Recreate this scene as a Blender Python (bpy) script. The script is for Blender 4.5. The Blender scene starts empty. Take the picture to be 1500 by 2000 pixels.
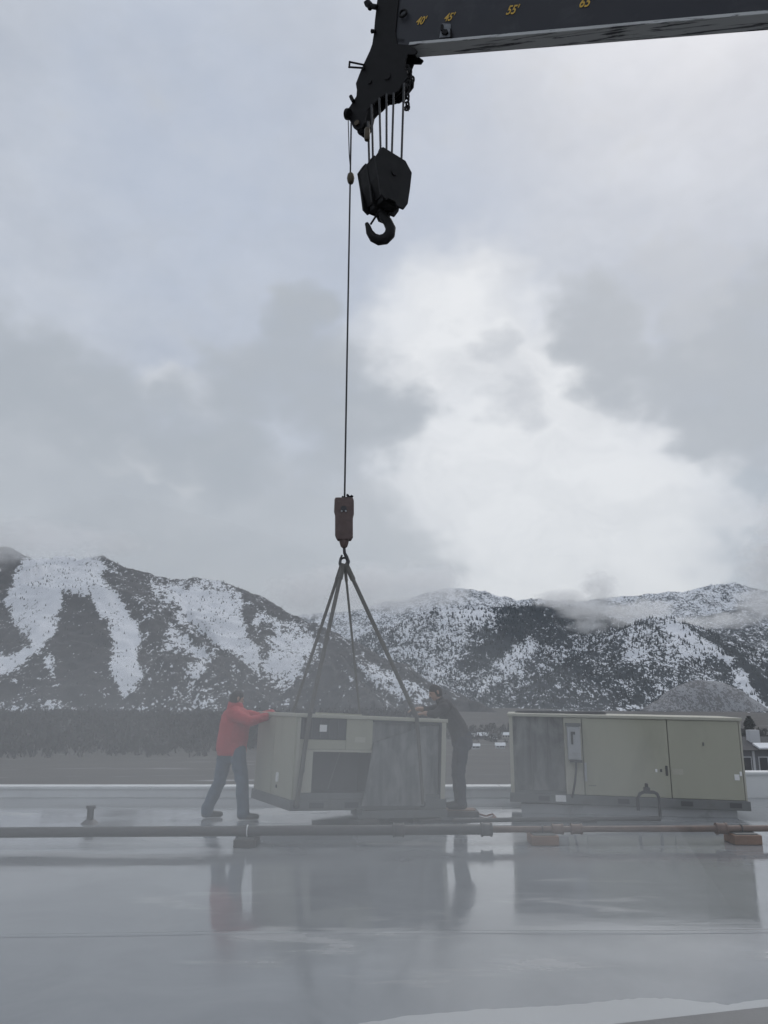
import bpy, bmesh, math, random
import numpy as np
from mathutils import Vector, Matrix

random.seed(7)
rng = np.random.default_rng(11)
SC = bpy.context.scene
COL = SC.collection

# ------------------------------------------------------------------ camera
F = 1550.0                                   # focal length in photo pixels (photo 1500 x 2000)
CAM = np.array([0.0, 0.0, 1.65])
TH = math.atan(365.0 / F)
CT, ST = math.cos(TH), math.sin(TH)
cd = bpy.data.cameras.new('camera')
cam = bpy.data.objects.new('camera', cd)
COL.objects.link(cam)
cam.location = CAM
cam.rotation_euler = (math.pi / 2 + TH, 0, 0)
cd.sensor_fit = 'VERTICAL'
cd.sensor_height = 24.0
cd.lens = F / 2000.0 * 24.0
cd.clip_start = 0.05
cd.clip_end = 40000
SC.camera = cam


def ray(px, py):
    u = (px - 750) / F
    v = -(py - 1000) / F
    return np.array([u, CT - v * ST, ST + v * CT])


def at_y(px, py, Y):
    r = ray(px, py)
    return CAM + r * (Y / r[1])


def at_z(px, py, z):
    r = ray(px, py)
    return CAM + r * ((z - CAM[2]) / r[2])


def proj(P):
    P = np.asarray(P, float) - CAM
    d = P[..., 1] * CT + P[..., 2] * ST
    u = -P[..., 1] * ST + P[..., 2] * CT
    d = np.maximum(d, 1e-3)
    return 750 + F * P[..., 0] / d, 1000 - F * u / d


# ------------------------------------------------------------------ render settings
SC.view_settings.view_transform = 'Standard'
SC.view_settings.look = 'None'
SC.view_settings.gamma = 1
SC.view_settings.exposure = 0.32
SC.view_settings.use_curve_mapping = False
SC.render.engine = 'CYCLES'
SC.cycles.use_denoising = True
SC.cycles.use_adaptive_sampling = True
SC.cycles.adaptive_threshold = 0.02
SC.cycles.max_bounces = 6
SC.cycles.diffuse_bounces = 3
SC.cycles.glossy_bounces = 3
SC.cycles.transmission_bounces = 3
SC.cycles.volume_bounces = 3
SC.cycles.caustics_reflective = False
SC.cycles.caustics_refractive = False

# ------------------------------------------------------------------ sun
SUN_AZ = math.radians(28)       # to the right of straight ahead
SUN_EL = math.radians(48)
sl = bpy.data.lights.new('sun', 'SUN')
sl.energy = 0.7
sl.angle = math.radians(25)
sl.color = (1.0, 0.97, 0.92)
so = bpy.data.objects.new('sun', sl)
COL.objects.link(so)
sdir = Vector((math.sin(SUN_AZ) * math.cos(SUN_EL), math.cos(SUN_AZ) * math.cos(SUN_EL), math.sin(SUN_EL)))
so.rotation_euler = sdir.to_track_quat('Z', 'Y').to_euler()
so.location = (0, 0, 60)

# ------------------------------------------------------------------ world: overcast sky
W = bpy.data.worlds.new('World')
SC.world = W
W.use_nodes = True
nt = W.node_tree
W.cycles.sampling_method = 'MANUAL'
W.cycles.sample_map_resolution = 256
nt.nodes.clear()


class NT:
    """small node helper"""
    def __init__(s, tree):
        s.t = tree

    def n(s, kind, **kw):
        nd = s.t.nodes.new(kind)
        for k, v in kw.items():
            setattr(nd, k, v)
        return nd

    def link(s, a, b):
        s.t.links.new(a, b)

    def val(s, x, sock):
        if isinstance(x, (int, float)):
            sock.default_value = x
        elif isinstance(x, (tuple, list)):
            sock.default_value = x if len(sock.default_value) == len(x) else tuple(x) + (1,)
        else:
            s.link(x, sock)

    def math(s, op, a, b=0.0, c=0.0, clamp=False):
        nd = s.n('ShaderNodeMath', operation=op, use_clamp=clamp)
        for i, x in enumerate((a, b, c)):
            if i < len(nd.inputs):
                s.val(x, nd.inputs[i])
        return nd.outputs[0]

    def vmath(s, op, a, b=(0, 0, 0), out=0):
        nd = s.n('ShaderNodeVectorMath', operation=op)
        s.val(a, nd.inputs[0])
        if op == 'SCALE':
            s.val(b, nd.inputs['Scale'])
        elif op != 'NORMALIZE':
            s.val(b, nd.inputs[1])
        return nd.outputs[out]

    def noise(s, vec, scale, detail=4, rough=0.55, dist=0.0, out='Fac', lac=2.0):
        nd = s.n('ShaderNodeTexNoise')
        if vec is not None:
            s.link(vec, nd.inputs['Vector'])
        nd.inputs['Scale'].default_value = scale
        nd.inputs['Detail'].default_value = detail
        nd.inputs['Roughness'].default_value = rough
        nd.inputs['Lacunarity'].default_value = lac
        nd.inputs['Distortion'].default_value = dist
        return nd.outputs[out]

    def map(s, x, a, b, c=0.0, d=1.0, smooth=False):
        nd = s.n('ShaderNodeMapRange')
        nd.interpolation_type = 'SMOOTHSTEP' if smooth else 'LINEAR'
        s.link(x, nd.inputs['Value'])
        for i, v in zip((1, 2, 3, 4), (a, b, c, d)):
            s.val(v, nd.inputs[i])
        return nd.outputs[0]

    def mix(s, fac, a, b, blend='MIX'):
        nd = s.n('ShaderNodeMix', data_type='RGBA', blend_type=blend)
        s.val(fac, nd.inputs[0])
        s.val(a, nd.inputs[6])
        s.val(b, nd.inputs[7])
        return nd.outputs[2]

    def mapping(s, vec, scale=(1, 1, 1), loc=(0, 0, 0), rot=(0, 0, 0)):
        nd = s.n('ShaderNodeMapping')
        s.link(vec, nd.inputs[0])
        nd.inputs['Scale'].default_value = scale
        nd.inputs['Location'].default_value = loc
        nd.inputs['Rotation'].default_value = rot
        return nd.outputs[0]


g = NT(nt)
wout = g.n('ShaderNodeOutputWorld')
sky = g.n('ShaderNodeTexSky', sky_type='NISHITA')
sky.sun_disc = False
sky.sun_elevation = SUN_EL
sky.sun_rotation = SUN_AZ
sky.air_density = 1.0
sky.dust_density = 2.5
bg_sky = g.n('ShaderNodeBackground')
g.link(sky.outputs[0], bg_sky.inputs[0])
bg_sky.inputs[1].default_value = 0.09

tc = g.n('ShaderNodeTexCoord').outputs['Generated']
# cloud-like warp of the direction
w1 = g.noise(g.mapping(tc, (1, 1, 1.5)), 5.0, 3, 0.6, out='Color')
w2 = g.noise(g.mapping(tc, (1, 1, 1.5), (3, 1, 7)), 18.0, 2, 0.6, out='Color')
wv = g.vmath('ADD', g.vmath('SCALE', g.vmath('SUBTRACT', w1, (0.5, 0.5, 0.5)), 0.17),
             g.vmath('SCALE', g.vmath('SUBTRACT', w2, (0.5, 0.5, 0.5)), 0.055))
dirw = g.vmath('NORMALIZE', g.vmath('ADD', tc, wv))


def blob(px, py, r, soft=0.8):
    """1 inside a patch of sky around the direction of (px, py), r in photo pixels"""
    d = ray(px, py)
    d = d / np.linalg.norm(d)
    ang = r / F * (1.0 / math.sqrt(1 + ((px - 750) / F) ** 2 + ((py - 1000) / F) ** 2))
    dt = g.vmath('DOT_PRODUCT', dirw, tuple(d), out=1)
    return g.map(dt, math.cos(ang * (1 + soft)), math.cos(ang * (1 - soft)), 0, 1, True)


def union(lst):
    o = None
    for b in lst:
        o = b if o is None else g.math('MAXIMUM', o, b)
    return o


dark = union([blob(*b) for b in [
    (560, 740, 95), (660, 790, 120), (760, 815, 85), (470, 760, 80), (600, 640, 60),
    (30, 730, 110), (170, 790, 95), (330, 840, 90), (430, 880, 80),
    (1160, 620, 75), (1215, 700, 75), (1290, 740, 80), (1400, 720, 110), (1490, 680, 120), (1480, 810, 110),
    (1370, 810, 70)]])
wisp = union([blob(*b) for b in [(985, 655, 34, 0.95), (1010, 800, 50, 0.95), (1290, 510, 50, 0.95), (1350, 560, 40, .95)]])
haze_l = union([blob(*b) for b in [(80, 960, 170), (330, 1030, 150), (540, 1080, 130), (700, 1110, 120, 0.8), (180, 1080, 160), (-150, 900, 260), (800, 1150, 70, .9)]])
streak = union([blob(*b) for b in [(120, 835, 26, .9), (190, 870, 30, .9), (260, 905, 34, .9), (330, 940, 28, .9), (380, 770, 40, .9), (300, 740, 40, .9)]])
bright = union([blob(*b) for b in [(1020, 960, 230, .75), (1180, 1020, 170, .8), (900, 660, 120, .9), (1080, 800, 160, .8)]])
edge_r = union([blob(1510, 1110, 70, .5), blob(1540, 1010, 60, .6), blob(1490, 960, 40, .9)])
blue = union([blob(480, 300, 260, .9), blob(640, 470, 170, .9), blob(760, 300, 160, .9)])

fb = g.noise(g.mapping(tc, (1, 1, 1.8), (1.3, 0.2, 0)), 4.2, 4, 0.62)
fb2 = g.noise(g.mapping(tc, (1, 1, 1.4), (5.3, 2.2, 1)), 11.0, 5, 0.62)


def ragged(m, amt=1.0, lo=.12, hi=1.12):
    return g.map(g.math('ADD', m, g.math('MULTIPLY', g.math('SUBTRACT', fb2, .5), amt)), lo, hi, 0, 1, True)

sep = g.n('ShaderNodeSeparateXYZ')
g.link(tc, sep.inputs[0])
base = g.mix(g.map(fb, 0.32, 0.68), (0.375, 0.412, 0.478), (0.48, 0.515, 0.575))
base = g.mix(g.math('MULTIPLY', blue, 0.6), base, (0.365, 0.418, 0.515))
base = g.mix(g.map(sep.outputs[2], 0.38, 0.05, 0, 0.55), base, (0.54, 0.565, 0.585))
base = g.mix(g.math('MULTIPLY', bright, 0.85), base, (0.745, 0.755, 0.76))
base = g.mix(g.math('MULTIPLY', ragged(haze_l, .8, .1, .9), 0.8), base, (0.355, 0.38, 0.405))
base = g.mix(g.math('MULTIPLY', ragged(streak, 1.5), 0.6), base, (0.57, 0.585, 0.60))
dk = g.math('MULTIPLY', ragged(dark, 1.5), 0.95)
base = g.mix(dk, base, (0.315, 0.345, 0.378))
base = g.mix(g.math('MULTIPLY', ragged(wisp, 2.4), 0.55), base, (0.38, 0.405, 0.44))
base = g.mix(g.math('MULTIPLY', ragged(edge_r, 1.2), 0.75), base, (0.31, 0.355, 0.40))
base = g.mix(g.map(fb2, 0.25, 0.75, 0.0, 0.17), base, (0.70, 0.71, 0.72))
fb3 = g.noise(g.mapping(dirw, (1, 1, 1.6), (2.3, 4.2, 1)), 7.0, 5, 0.65)
base = g.mix(g.map(fb3, 0.42, 0.72, 0.0, 0.34), base, (0.36, 0.385, 0.42))
bg_c = g.n('ShaderNodeBackground')
g.link(base, bg_c.inputs[0])
bg_c.inputs[1].default_value = 1.0
mxs = g.n('ShaderNodeMixShader')
mxs.inputs[0].default_value = 0.92
g.link(bg_sky.outputs[0], mxs.inputs[1])
g.link(bg_c.outputs[0], mxs.inputs[2])
g.link(mxs.outputs[0], wout.inputs[0])


# ------------------------------------------------------------------ materials
def mat(name, color, rough=0.6, metal=0.0, var=0.0, vscale=3.0, bump=0.0, bscale=30.0, spec=0.5, dirt=None, dscale=2.0,
        dlo=0.55, dhi=0.75, stretch=(1, 1, 1), coords='Object'):
    m = bpy.data.materials.new(name)
    m.use_nodes = True
    q = NT(m.node_tree)
    b = m.node_tree.nodes['Principled BSDF']
    b.inputs['Roughness'].default_value = rough
    b.inputs['Metallic'].default_value = metal
    b.inputs['Specular IOR Level'].default_value = spec
    co = q.mapping(q.n('ShaderNodeTexCoord').outputs[coords], stretch)
    c = tuple(color) + (1,)
    if var:
        f = q.noise(co, vscale, 6, 0.6)
        c = q.mix(q.map(f, 0.25, 0.75), tuple(x * (1 - var) for x in color), tuple(min(1, x * (1 + var)) for x in color))
    if dirt is not None:
        f = q.noise(co, dscale, 8, 0.65, 0.5)
        c = q.mix(q.map(f, dlo, dhi), c, dirt)
        r = q.map(q.noise(co, vscale * 2, 4), 0.2, 0.8, max(0.03, rough - 0.12), min(1, rough + 0.15))
        q.link(r, b.inputs['Roughness'])
    q.val(c, b.inputs['Base Color'])
    if bump:
        bn = q.n('ShaderNodeBump')
        bn.inputs['Strength'].default_value = bump
        bn.inputs['Distance'].default_value = 0.02
        q.link(q.noise(co, bscale, 5), bn.inputs['Height'])
        q.link(bn.outputs[0], b.inputs['Normal'])
    return m


M = {}
M['tan'] = mat('tan_paint', (0.34, 0.335, 0.255), 0.5, 0, 0.07, 1.5, 0.05, 6, dirt=(0.25, 0.245, 0.19), dscale=1.6, dlo=.52, dhi=.85, stretch=(1, 1, .35))
M['tan2'] = mat('tan_paint_faded', (0.40, 0.39, 0.32), 0.55, 0, 0.06, 2, 0.05, 6, dirt=(0.33, 0.31, 0.26), dscale=2.5, dlo=.55, dhi=.85, stretch=(1, 1, .3))
M['base'] = mat('galvanised_base', (0.13, 0.135, 0.135), 0.55, 0.3, 0.2, 3, 0.1, 10, dirt=(0.10, 0.095, 0.09), dscale=3)
M['curb'] = mat('curb_metal', (0.38, 0.39, 0.40), 0.5, 0.2, 0.1, 3, dirt=(0.2, 0.2, 0.2), dscale=2)
M['dark_in'] = mat('cabinet_inside', (0.06, 0.062, 0.065), 0.7, 0, 0.3, 2)
M['insul'] = mat('insulation_black', (0.035, 0.036, 0.04), 0.8, 0, 0.3, 4)
M['grey_box'] = mat('grey_enamel', (0.36, 0.37, 0.38), 0.4, 0.0, 0.05, 5, dirt=(0.25, 0.25, 0.25), dscale=4)
M['dark_metal'] = mat('dark_metal', (0.06, 0.06, 0.065), 0.5, 0.4, 0.2, 6)
M['white_label'] = mat('white_label', (0.75, 0.75, 0.74), 0.6)
M['black_mark'] = mat('black_mark', (0.03, 0.03, 0.03), 0.6)
M['pipe'] = mat('gas_pipe_paint', (0.13, 0.09, 0.075), 0.6, 0.1, 0.3, 3, dirt=(0.20, 0.13, 0.10), dscale=4, dlo=.45)
M['pipe_grey'] = mat('pipe_grey', (0.085, 0.082, 0.082), 0.55, 0.3, 0.2, 3, dirt=(0.12, 0.09, 0.08), dscale=3)
M['wood'] = mat('wet_wood', (0.20, 0.115, 0.075), 0.7, 0, 0.35, 3, 0.3, 14, stretch=(.4, 3, 3))
M['wood_dark'] = mat('dark_timber', (0.06, 0.052, 0.048), 0.7, 0, 0.4, 4, 0.3, 14)
M['parapet'] = mat('white_parapet', (0.74, 0.75, 0.75), 0.5, 0, 0.05, 0.7, 0.08, 3, dirt=(0.60, 0.61, 0.61), dscale=1.2, stretch=(1, 1, .4))
M['cap'] = mat('cap_flashing', (0.74, 0.75, 0.75), 0.35, 0.0, 0.04, 2, dirt=(0.6, 0.6, 0.6), dscale=1.5)
M['boom'] = mat('boom_paint', (0.026, 0.028, 0.036), 0.5, 0, 0.2, 1.0, 0.03, 8, spec=.35, dirt=(0.045, 0.047, 0.055), dscale=1.5)
M['black'] = mat('black_steel', (0.007, 0.007, 0.008), 0.6, 0, 0.3, 5, spec=.2)
M['block'] = mat('hook_block_paint', (0.008, 0.008, 0.009), 0.6, 0, 0.4, 3, spec=.25, dirt=(0.016, 0.015, 0.013), dscale=5)
M['rust'] = mat('rusty_brown_paint', (0.115, 0.082, 0.076), 0.6, 0, 0.3, 8, 0.2, 40, dirt=(0.08, 0.066, 0.062), dscale=9)
M['brass'] = mat('dull_brass', (0.075, 0.058, 0.036), 0.5, 0.4, 0.3, 10)
M['rope'] = mat('wire_rope', (0.035, 0.036, 0.04), 0.6, 0.2, 0.3, 40)
M['sling'] = mat('sling_webbing', (0.085, 0.08, 0.07), 0.85, 0, 0.25, 10)
M['yellow'] = mat('yellow_lettering', (0.60, 0.38, 0.06), 0.6, 0, 0.2, 20)
M['scuff'] = mat('bare_scuffed_metal', (0.16, 0.17, 0.185), 0.55, 0.2, 0.3, 18)
M['hair'] = mat('dark_hair', (0.022, 0.018, 0.016), 0.75, 0, 0.3, 60)
M['skin'] = mat('skin', (0.36, 0.22, 0.16), 0.55, 0, 0.08, 12)
M['red'] = mat('red_jacket', (0.42, 0.028, 0.035), 0.75, 0, 0.15, 5, 0.25, 25)
M['jeans'] = mat('blue_denim', (0.052, 0.085, 0.13), 0.85, 0, 0.3, 6, 0.25, 30)
M['shoe'] = mat('dark_boots', (0.03, 0.028, 0.026), 0.6, 0, 0.2, 8)
M['char'] = mat('charcoal_fleece', (0.030, 0.026, 0.027), 0.9, 0, 0.2, 6, 0.25, 25)
M['navy'] = mat('dark_work_trousers', (0.024, 0.027, 0.040), 0.9, 0, 0.25, 6, 0.25, 25)
M['glove'] = mat('work_glove', (0.26, 0.20, 0.16), 0.85, 0, 0.2, 10)
M['house'] = mat('grey_siding', (0.11, 0.115, 0.13), 0.8, 0, 0.15, 1)
M['trim'] = mat('white_trim', (0.55, 0.56, 0.58), 0.6)
M['glass_d'] = mat('dark_window_glass', (0.02, 0.022, 0.03), 0.15)
M['snow'] = mat('roof_snow', (0.75, 0.77, 0.80), 0.8, 0, 0.05, 2)
M['shingle'] = mat('dark_shingles', (0.05, 0.05, 0.055), 0.9, 0, 0.2, 3)
M['cream'] = mat('cream_wall', (0.50, 0.48, 0.45), 0.8)


def coil_mat():
    m = bpy.data.materials.new('condenser_coil')
    m.use_nodes = True
    q = NT(m.node_tree)
    b = m.node_tree.nodes['Principled BSDF']
    b.inputs['Roughness'].default_value = 0.55
    b.inputs['Metallic'].default_value = 0.35
    co = q.n('ShaderNodeTexCoord').outputs['Object']
    st = q.noise(q.mapping(co, (9, 9, 0.5)), 1.6, 6, 0.6)
    bl = q.noise(q.mapping(co, (2.2, 2.2, 1.1)), 2.0, 5, 0.6, 0.6)
    c = q.mix(q.map(st, 0.3, 0.7), (0.075, 0.078, 0.08), (0.19, 0.195, 0.195))
    c = q.mix(q.map(bl, 0.42, 0.66, 0, 0.75), c, (0.30, 0.305, 0.295))
    q.link(c, b.inputs['Base Color'])
    wv = q.n('ShaderNodeTexWave', bands_direction='X')
    q.link(co, wv.inputs[0])
    wv.inputs['Scale'].default_value = 60
    bn = q.n('ShaderNodeBump')
    bn.inputs['Strength'].default_value = 0.4
    bn.inputs['Distance'].default_value = 0.01
    q.link(wv.outputs[1], bn.inputs['Height'])
    q.link(bn.outputs[0], b.inputs['Normal'])
    return m


M['coil'] = coil_mat()


def boom_bottom_mat():
    m = bpy.data.materials.new('worn_boom_underside')
    m.use_nodes = True
    q = NT(m.node_tree)
    b = m.node_tree.nodes['Principled BSDF']
    b.inputs['Roughness'].default_value = 0.4
    co = q.mapping(q.mapping(q.n('ShaderNodeTexCoord').outputs['Object'], rot=(0, -.35, 0.476)), (0.45, 6, 6))
    n1 = q.noise(co, 2.2, 8, 0.65, 0.8)
    c = q.mix(q.map(n1, 0.52, 0.60), (0.50, 0.51, 0.51), (0.06, 0.06, 0.066))
    q.link(c, b.inputs['Base Color'])
    return m


M['boom_bottom'] = boom_bottom_mat()


def roof_mat():
    m = bpy.data.materials.new('wet_white_membrane')
    m.use_nodes = True
    q = NT(m.node_tree)
    b = m.node_tree.nodes['Principled BSDF']
    co = q.n('ShaderNodeTexCoord').outputs['Object']
    big = q.noise(q.mapping(co, (0.35, 0.75, 1), (2, 5.3, 0)), 1.0, 5, 0.55, 0.3)
    med = q.noise(q.mapping(co, (0.6, 2.2, 1)), 1.4, 6, 0.6, 0.5)
    wet = q.map(q.math('ADD', q.math('MULTIPLY', big, 0.7), q.math('MULTIPLY', med, 0.3)), 0.37, 0.45, 0, 1, True)
    dirtn = q.noise(co, 0.9, 8, 0.65, 0.6)
    dry = q.mix(q.map(dirtn, 0.35, 0.7), (0.40, 0.405, 0.41), (0.31, 0.315, 0.32))
    wetc = q.mix(q.map(dirtn, 0.35, 0.7), (0.265, 0.278, 0.292), (0.205, 0.216, 0.228))
    q.link(q.mix(wet, dry, wetc), b.inputs['Base Color'])
    rr = q.noise(q.mapping(co, (0.5, 1.6, 1), (7, 1, 0)), 1.3, 5, 0.6)
    rwet = q.map(rr, 0.38, 0.66, 0.03, 0.15)
    rough = q.n('ShaderNodeMix', data_type='FLOAT')
    q.link(wet, rough.inputs[0])
    rough.inputs[2].default_value = 0.26
    q.link(rwet, rough.inputs[3])
    # the sheet on the near side of the lap seam is more weathered
    sx = q.n('ShaderNodeSeparateXYZ')
    q.link(co, sx.inputs[0])
    near = q.map(q.math('SUBTRACT', sx.outputs[1], q.math('MULTIPLY', sx.outputs[0], .02)), 6.27, 6.33, 0.075, 0.0)
    q.link(q.math('ADD', rough.outputs[0], near), b.inputs['Roughness'])
    b.inputs['IOR'].default_value = 1.62
    b.inputs['Specular IOR Level'].default_value = 0.6
    bn = q.n('ShaderNodeBump')
    bn.inputs['Distance'].default_value = 0.01
    bn.inputs['Strength'].default_value = 0.10
    h1 = q.noise(q.mapping(co, (0.7, 2.6, 1)), 1.1, 3, 0.5)
    h2 = q.noise(q.mapping(co, (.9, 9, 1)), 2.0, 3, 0.55)
    q.link(q.math('ADD', h1, q.math('MULTIPLY', h2, 0.34)), bn.inputs['Height'])
    q.link(bn.outputs[0], b.inputs['Normal'])
    return m


M['roof'] = roof_mat()


# ------------------------------------------------------------------ mesh helpers
class MB:
    def __init__(s):
        s.v = []
        s.f = []

    def add(s, vs, fs):
        o = len(s.v)
        s.v += [tuple(map(float, p)) for p in vs]
        s.f += [tuple(i + o for i in f) for f in fs]
        return s

    def box(s, a, b):
        x0, y0, z0 = a
        x1, y1, z1 = b
        return s.add([(x0, y0, z0), (x1, y0, z0), (x1, y1, z0), (x0, y1, z0), (x0, y0, z1), (x1, y0, z1), (x1, y1, z1), (x0, y1, z1)],
                     [(0, 3, 2, 1), (4, 5, 6, 7), (0, 1, 5, 4), (1, 2, 6, 5), (2, 3, 7, 6), (3, 0, 4, 7)])

    def obox(s, o, ex, ey, ez, a, b):
        """box a..b in the frame o, ex, ey, ez"""
        t = MB().box(a, b)
        o, ex, ey, ez = map(np.asarray, (o, ex, ey, ez))
        return s.add([o + ex * p[0] + ey * p[1] + ez * p[2] for p in t.v], t.f)

    def prism(s, poly, vec):
        """closed polygon of 3D points swept along vec"""
        n = len(poly)
        vec = np.asarray(vec, float)
        A = [np.asarray(p, float) for p in poly]
        vs = A + [p + vec for p in A]
        fs = [tuple(range(n)), tuple(range(2 * n - 1, n - 1, -1))]
        fs += [(i, i + n, (i + 1) % n + n, (i + 1) % n) for i in range(n)]
        return s.add(vs, fs)

    def tube(s, pts, rad, seg=8, caps=True, flat=None):
        pts = [np.asarray(p, float) for p in pts]
        n = len(pts)
        rad = [rad] * n if isinstance(rad, (int, float)) else list(rad)
        vs, fs = [], []
        up = None
        for i, p in enumerate(pts):
            t = pts[min(i + 1, n - 1)] - pts[max(i - 1, 0)]
            t = t / (np.linalg.norm(t) + 1e-9)
            if up is None:
                up = np.array([0, 0, 1.0]) if abs(t[2]) < 0.9 else np.array([0, 1.0, 0])
            a = np.cross(t, up)
            a /= np.linalg.norm(a) + 1e-9
            b = np.cross(a, t)
            up = b
            fa, fb_ = (1, 1) if flat is None else flat
            for k in range(seg):
                an = 2 * math.pi * k / seg
                vs.append(p + rad[i] * (math.cos(an) * a * fa + math.sin(an) * b * fb_))
        for i in range(n - 1):
            for k in range(seg):
                k2 = (k + 1) % seg
                fs.append((i * seg + k, i * seg + k2, (i + 1) * seg + k2, (i + 1) * seg + k))
        if caps:
            fs.append(tuple(range(seg - 1, -1, -1)))
            fs.append(tuple(range((n - 1) * seg, n * seg)))
        return s.add(vs, fs)

    def disc(s, c, ax, r, w, seg=24):
        ax = np.asarray(ax, float)
        ax = ax / np.linalg.norm(ax)
        c = np.asarray(c, float)
        return s.tube([c - ax * w / 2, c + ax * w / 2], r, seg)

    def ring(s, c, ax, R, r, seg=24, sec=8, a0=0, a1=2 * math.pi):
        ax = np.asarray(ax, float)
        ax = ax / np.linalg.norm(ax)
        t = np.array([0, 0, 1.0]) if abs(ax[2]) < .9 else np.array([1.0, 0, 0])
        u = np.cross(ax, t)
        u /= np.linalg.norm(u)
        w = np.cross(ax, u)
        c = np.asarray(c, float)
        vs, fs = [], []
        for i in range(seg):
            an = 2 * math.pi * i / seg
            d = math.cos(an) * u + math.sin(an) * w
            for k in range(sec):
                bn_ = 2 * math.pi * k / sec
                vs.append(c + d * (R + r * math.cos(bn_)) + ax * r * math.sin(bn_))
        for i in range(seg):
            for k in range(sec):
                i2, k2 = (i + 1) % seg, (k + 1) % sec
                fs.append((i * sec + k, i * sec + k2, i2 * sec + k2, i2 * sec + k))
        return s.add(vs, fs)

    def build(s, name, material, parent=None, origin=(0, 0, 0), smooth=False, bevel=0.0):
        me = bpy.data.meshes.new(name)
        o = np.asarray(origin, float)
        me.from_pydata([tuple(np.asarray(p) - o) for p in s.v], [], s.f)
        me.validate()
        bm = bmesh.new()
        bm.from_mesh(me)
        bmesh.ops.recalc_face_normals(bm, faces=bm.faces)
        bm.to_mesh(me)
        bm.free()
        me.materials.append(M[material] if isinstance(material, str) else material)
        if smooth:
            me.shade_smooth()
            try:
                me.set_sharp_from_angle(angle=math.radians(40))
            except Exception:
                pass
        ob = bpy.data.objects.new(name, me)
        COL.objects.link(ob)
        if parent is None:
            ob.location = o
        else:
            ob.parent = parent
        if bevel:
            md = ob.modifiers.new('bevel', 'BEVEL')
            md.width = bevel
            md.segments = 2
            md.limit_method = 'ANGLE'
        return ob


def tag(o, label=None, cat=None, group=None, kind=None):
    for k, v in (('label', label), ('category', cat), ('group', group), ('kind', kind)):
        if v:
            o[k] = v
    return o


def thing(name, loc, label, cat, group=None, rz=0.0, ry=0.0):
    o = bpy.data.objects.new(name, None)
    COL.objects.link(o)
    o.empty_display_size = 0.2
    o.location = loc
    o.rotation_euler = (0, ry, rz)
    return tag(o, label, cat, group)


# ------------------------------------------------------------------ value noise for the terrain
def lattice(seed):
    return np.random.default_rng(seed).random((256, 256))


LAT = [lattice(i) for i in range(6)]


def vnoise(x, y, k=0):
    L = LAT[k % 6]
    xi = np.floor(x).astype(int)
    yi = np.floor(y).astype(int)
    fx, fy = x - xi, y - yi
    fx = fx * fx * fx * (fx * (fx * 6 - 15) + 10)
    fy = fy * fy * fy * (fy * (fy * 6 - 15) + 10)
    a, b = L[xi & 255, yi & 255], L[(xi + 1) & 255, yi & 255]
    c, d = L[xi & 255, (yi + 1) & 255], L[(xi + 1) & 255, (yi + 1) & 255]
    return (a * (1 - fx) + b * fx) * (1 - fy) + (c * (1 - fx) + d * fx) * fy


def fbm(x, y, octv=5, gain=0.5, k=0):
    s, a, t = 0, 1, 0
    for i in range(octv):
        s = s + a * vnoise(x * 2 ** i + 17.3 * i, y * 2 ** i + 9.1 * i, k + i)
        t += a
        a *= gain
    return s / t


def ridged(x, y, octv=4, k=0):
    s, a, t = 0, 1, 0
    for i in range(octv):
        s = s + a * (1 - np.abs(2 * vnoise(x * 2 ** i + 5.7 * i, y * 2 ** i + 3.3 * i, k + i) - 1))
        t += a
        a *= 0.5
    return s / t


# ------------------------------------------------------------------ terrain
def ground_z(d):
    return np.interp(d, [0, 60, 500, 1000, 3000, 20000], [-10.0, -10.0, -26.0, -34.0, -36.0, -36.0])


# snow cover traced on the slopes
SW, SH, SX0, SY0 = 400, 110, -50, 1040   # raster of 4 px cells


def raster(polys):
    xs = SX0 + 4 * np.arange(SW)
    ys = SY0 + 4 * np.arange(SH)
    X, Y = np.meshgrid(xs, ys)
    out = np.zeros(X.shape)
    for val, P in polys:
        P = np.array(P, float)
        ins = np.zeros(X.shape, bool)
        n = len(P)
        j = n - 1
        for i in range(n):
            cond = ((P[i, 1] > Y) != (P[j, 1] > Y)) & (X < (P[j, 0] - P[i, 0]) * (Y - P[i, 1]) / (P[j, 1] - P[i, 1] + 1e-9) + P[i, 0])
            ins ^= cond
            j = i
        out[ins] = val
    out = 0.07 + 0.80 * out
    for _ in range(3):
        p = np.pad(out, 1, mode='edge')
        out = (p[:-2, 1:-1] + p[2:, 1:-1] + p[1:-1, :-2] + p[1:-1, 2:] + 2 * p[1:-1, 1:-1]) / 6
    return out


def sample(img, px, py):
    i = np.clip((py - SY0) / 4, 0, SH - 1.001)
    j = np.clip((px - SX0) / 4, 0, SW - 1.001)
    i0, j0 = i.astype(int), j.astype(int)
    fi, fj = i - i0, j - j0
    return (img[i0, j0] * (1 - fj) + img[i0, j0 + 1] * fj) * (1 - fi) + (img[i0 + 1, j0] * (1 - fj) + img[i0 + 1, j0 + 1] * fj) * fi


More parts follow.
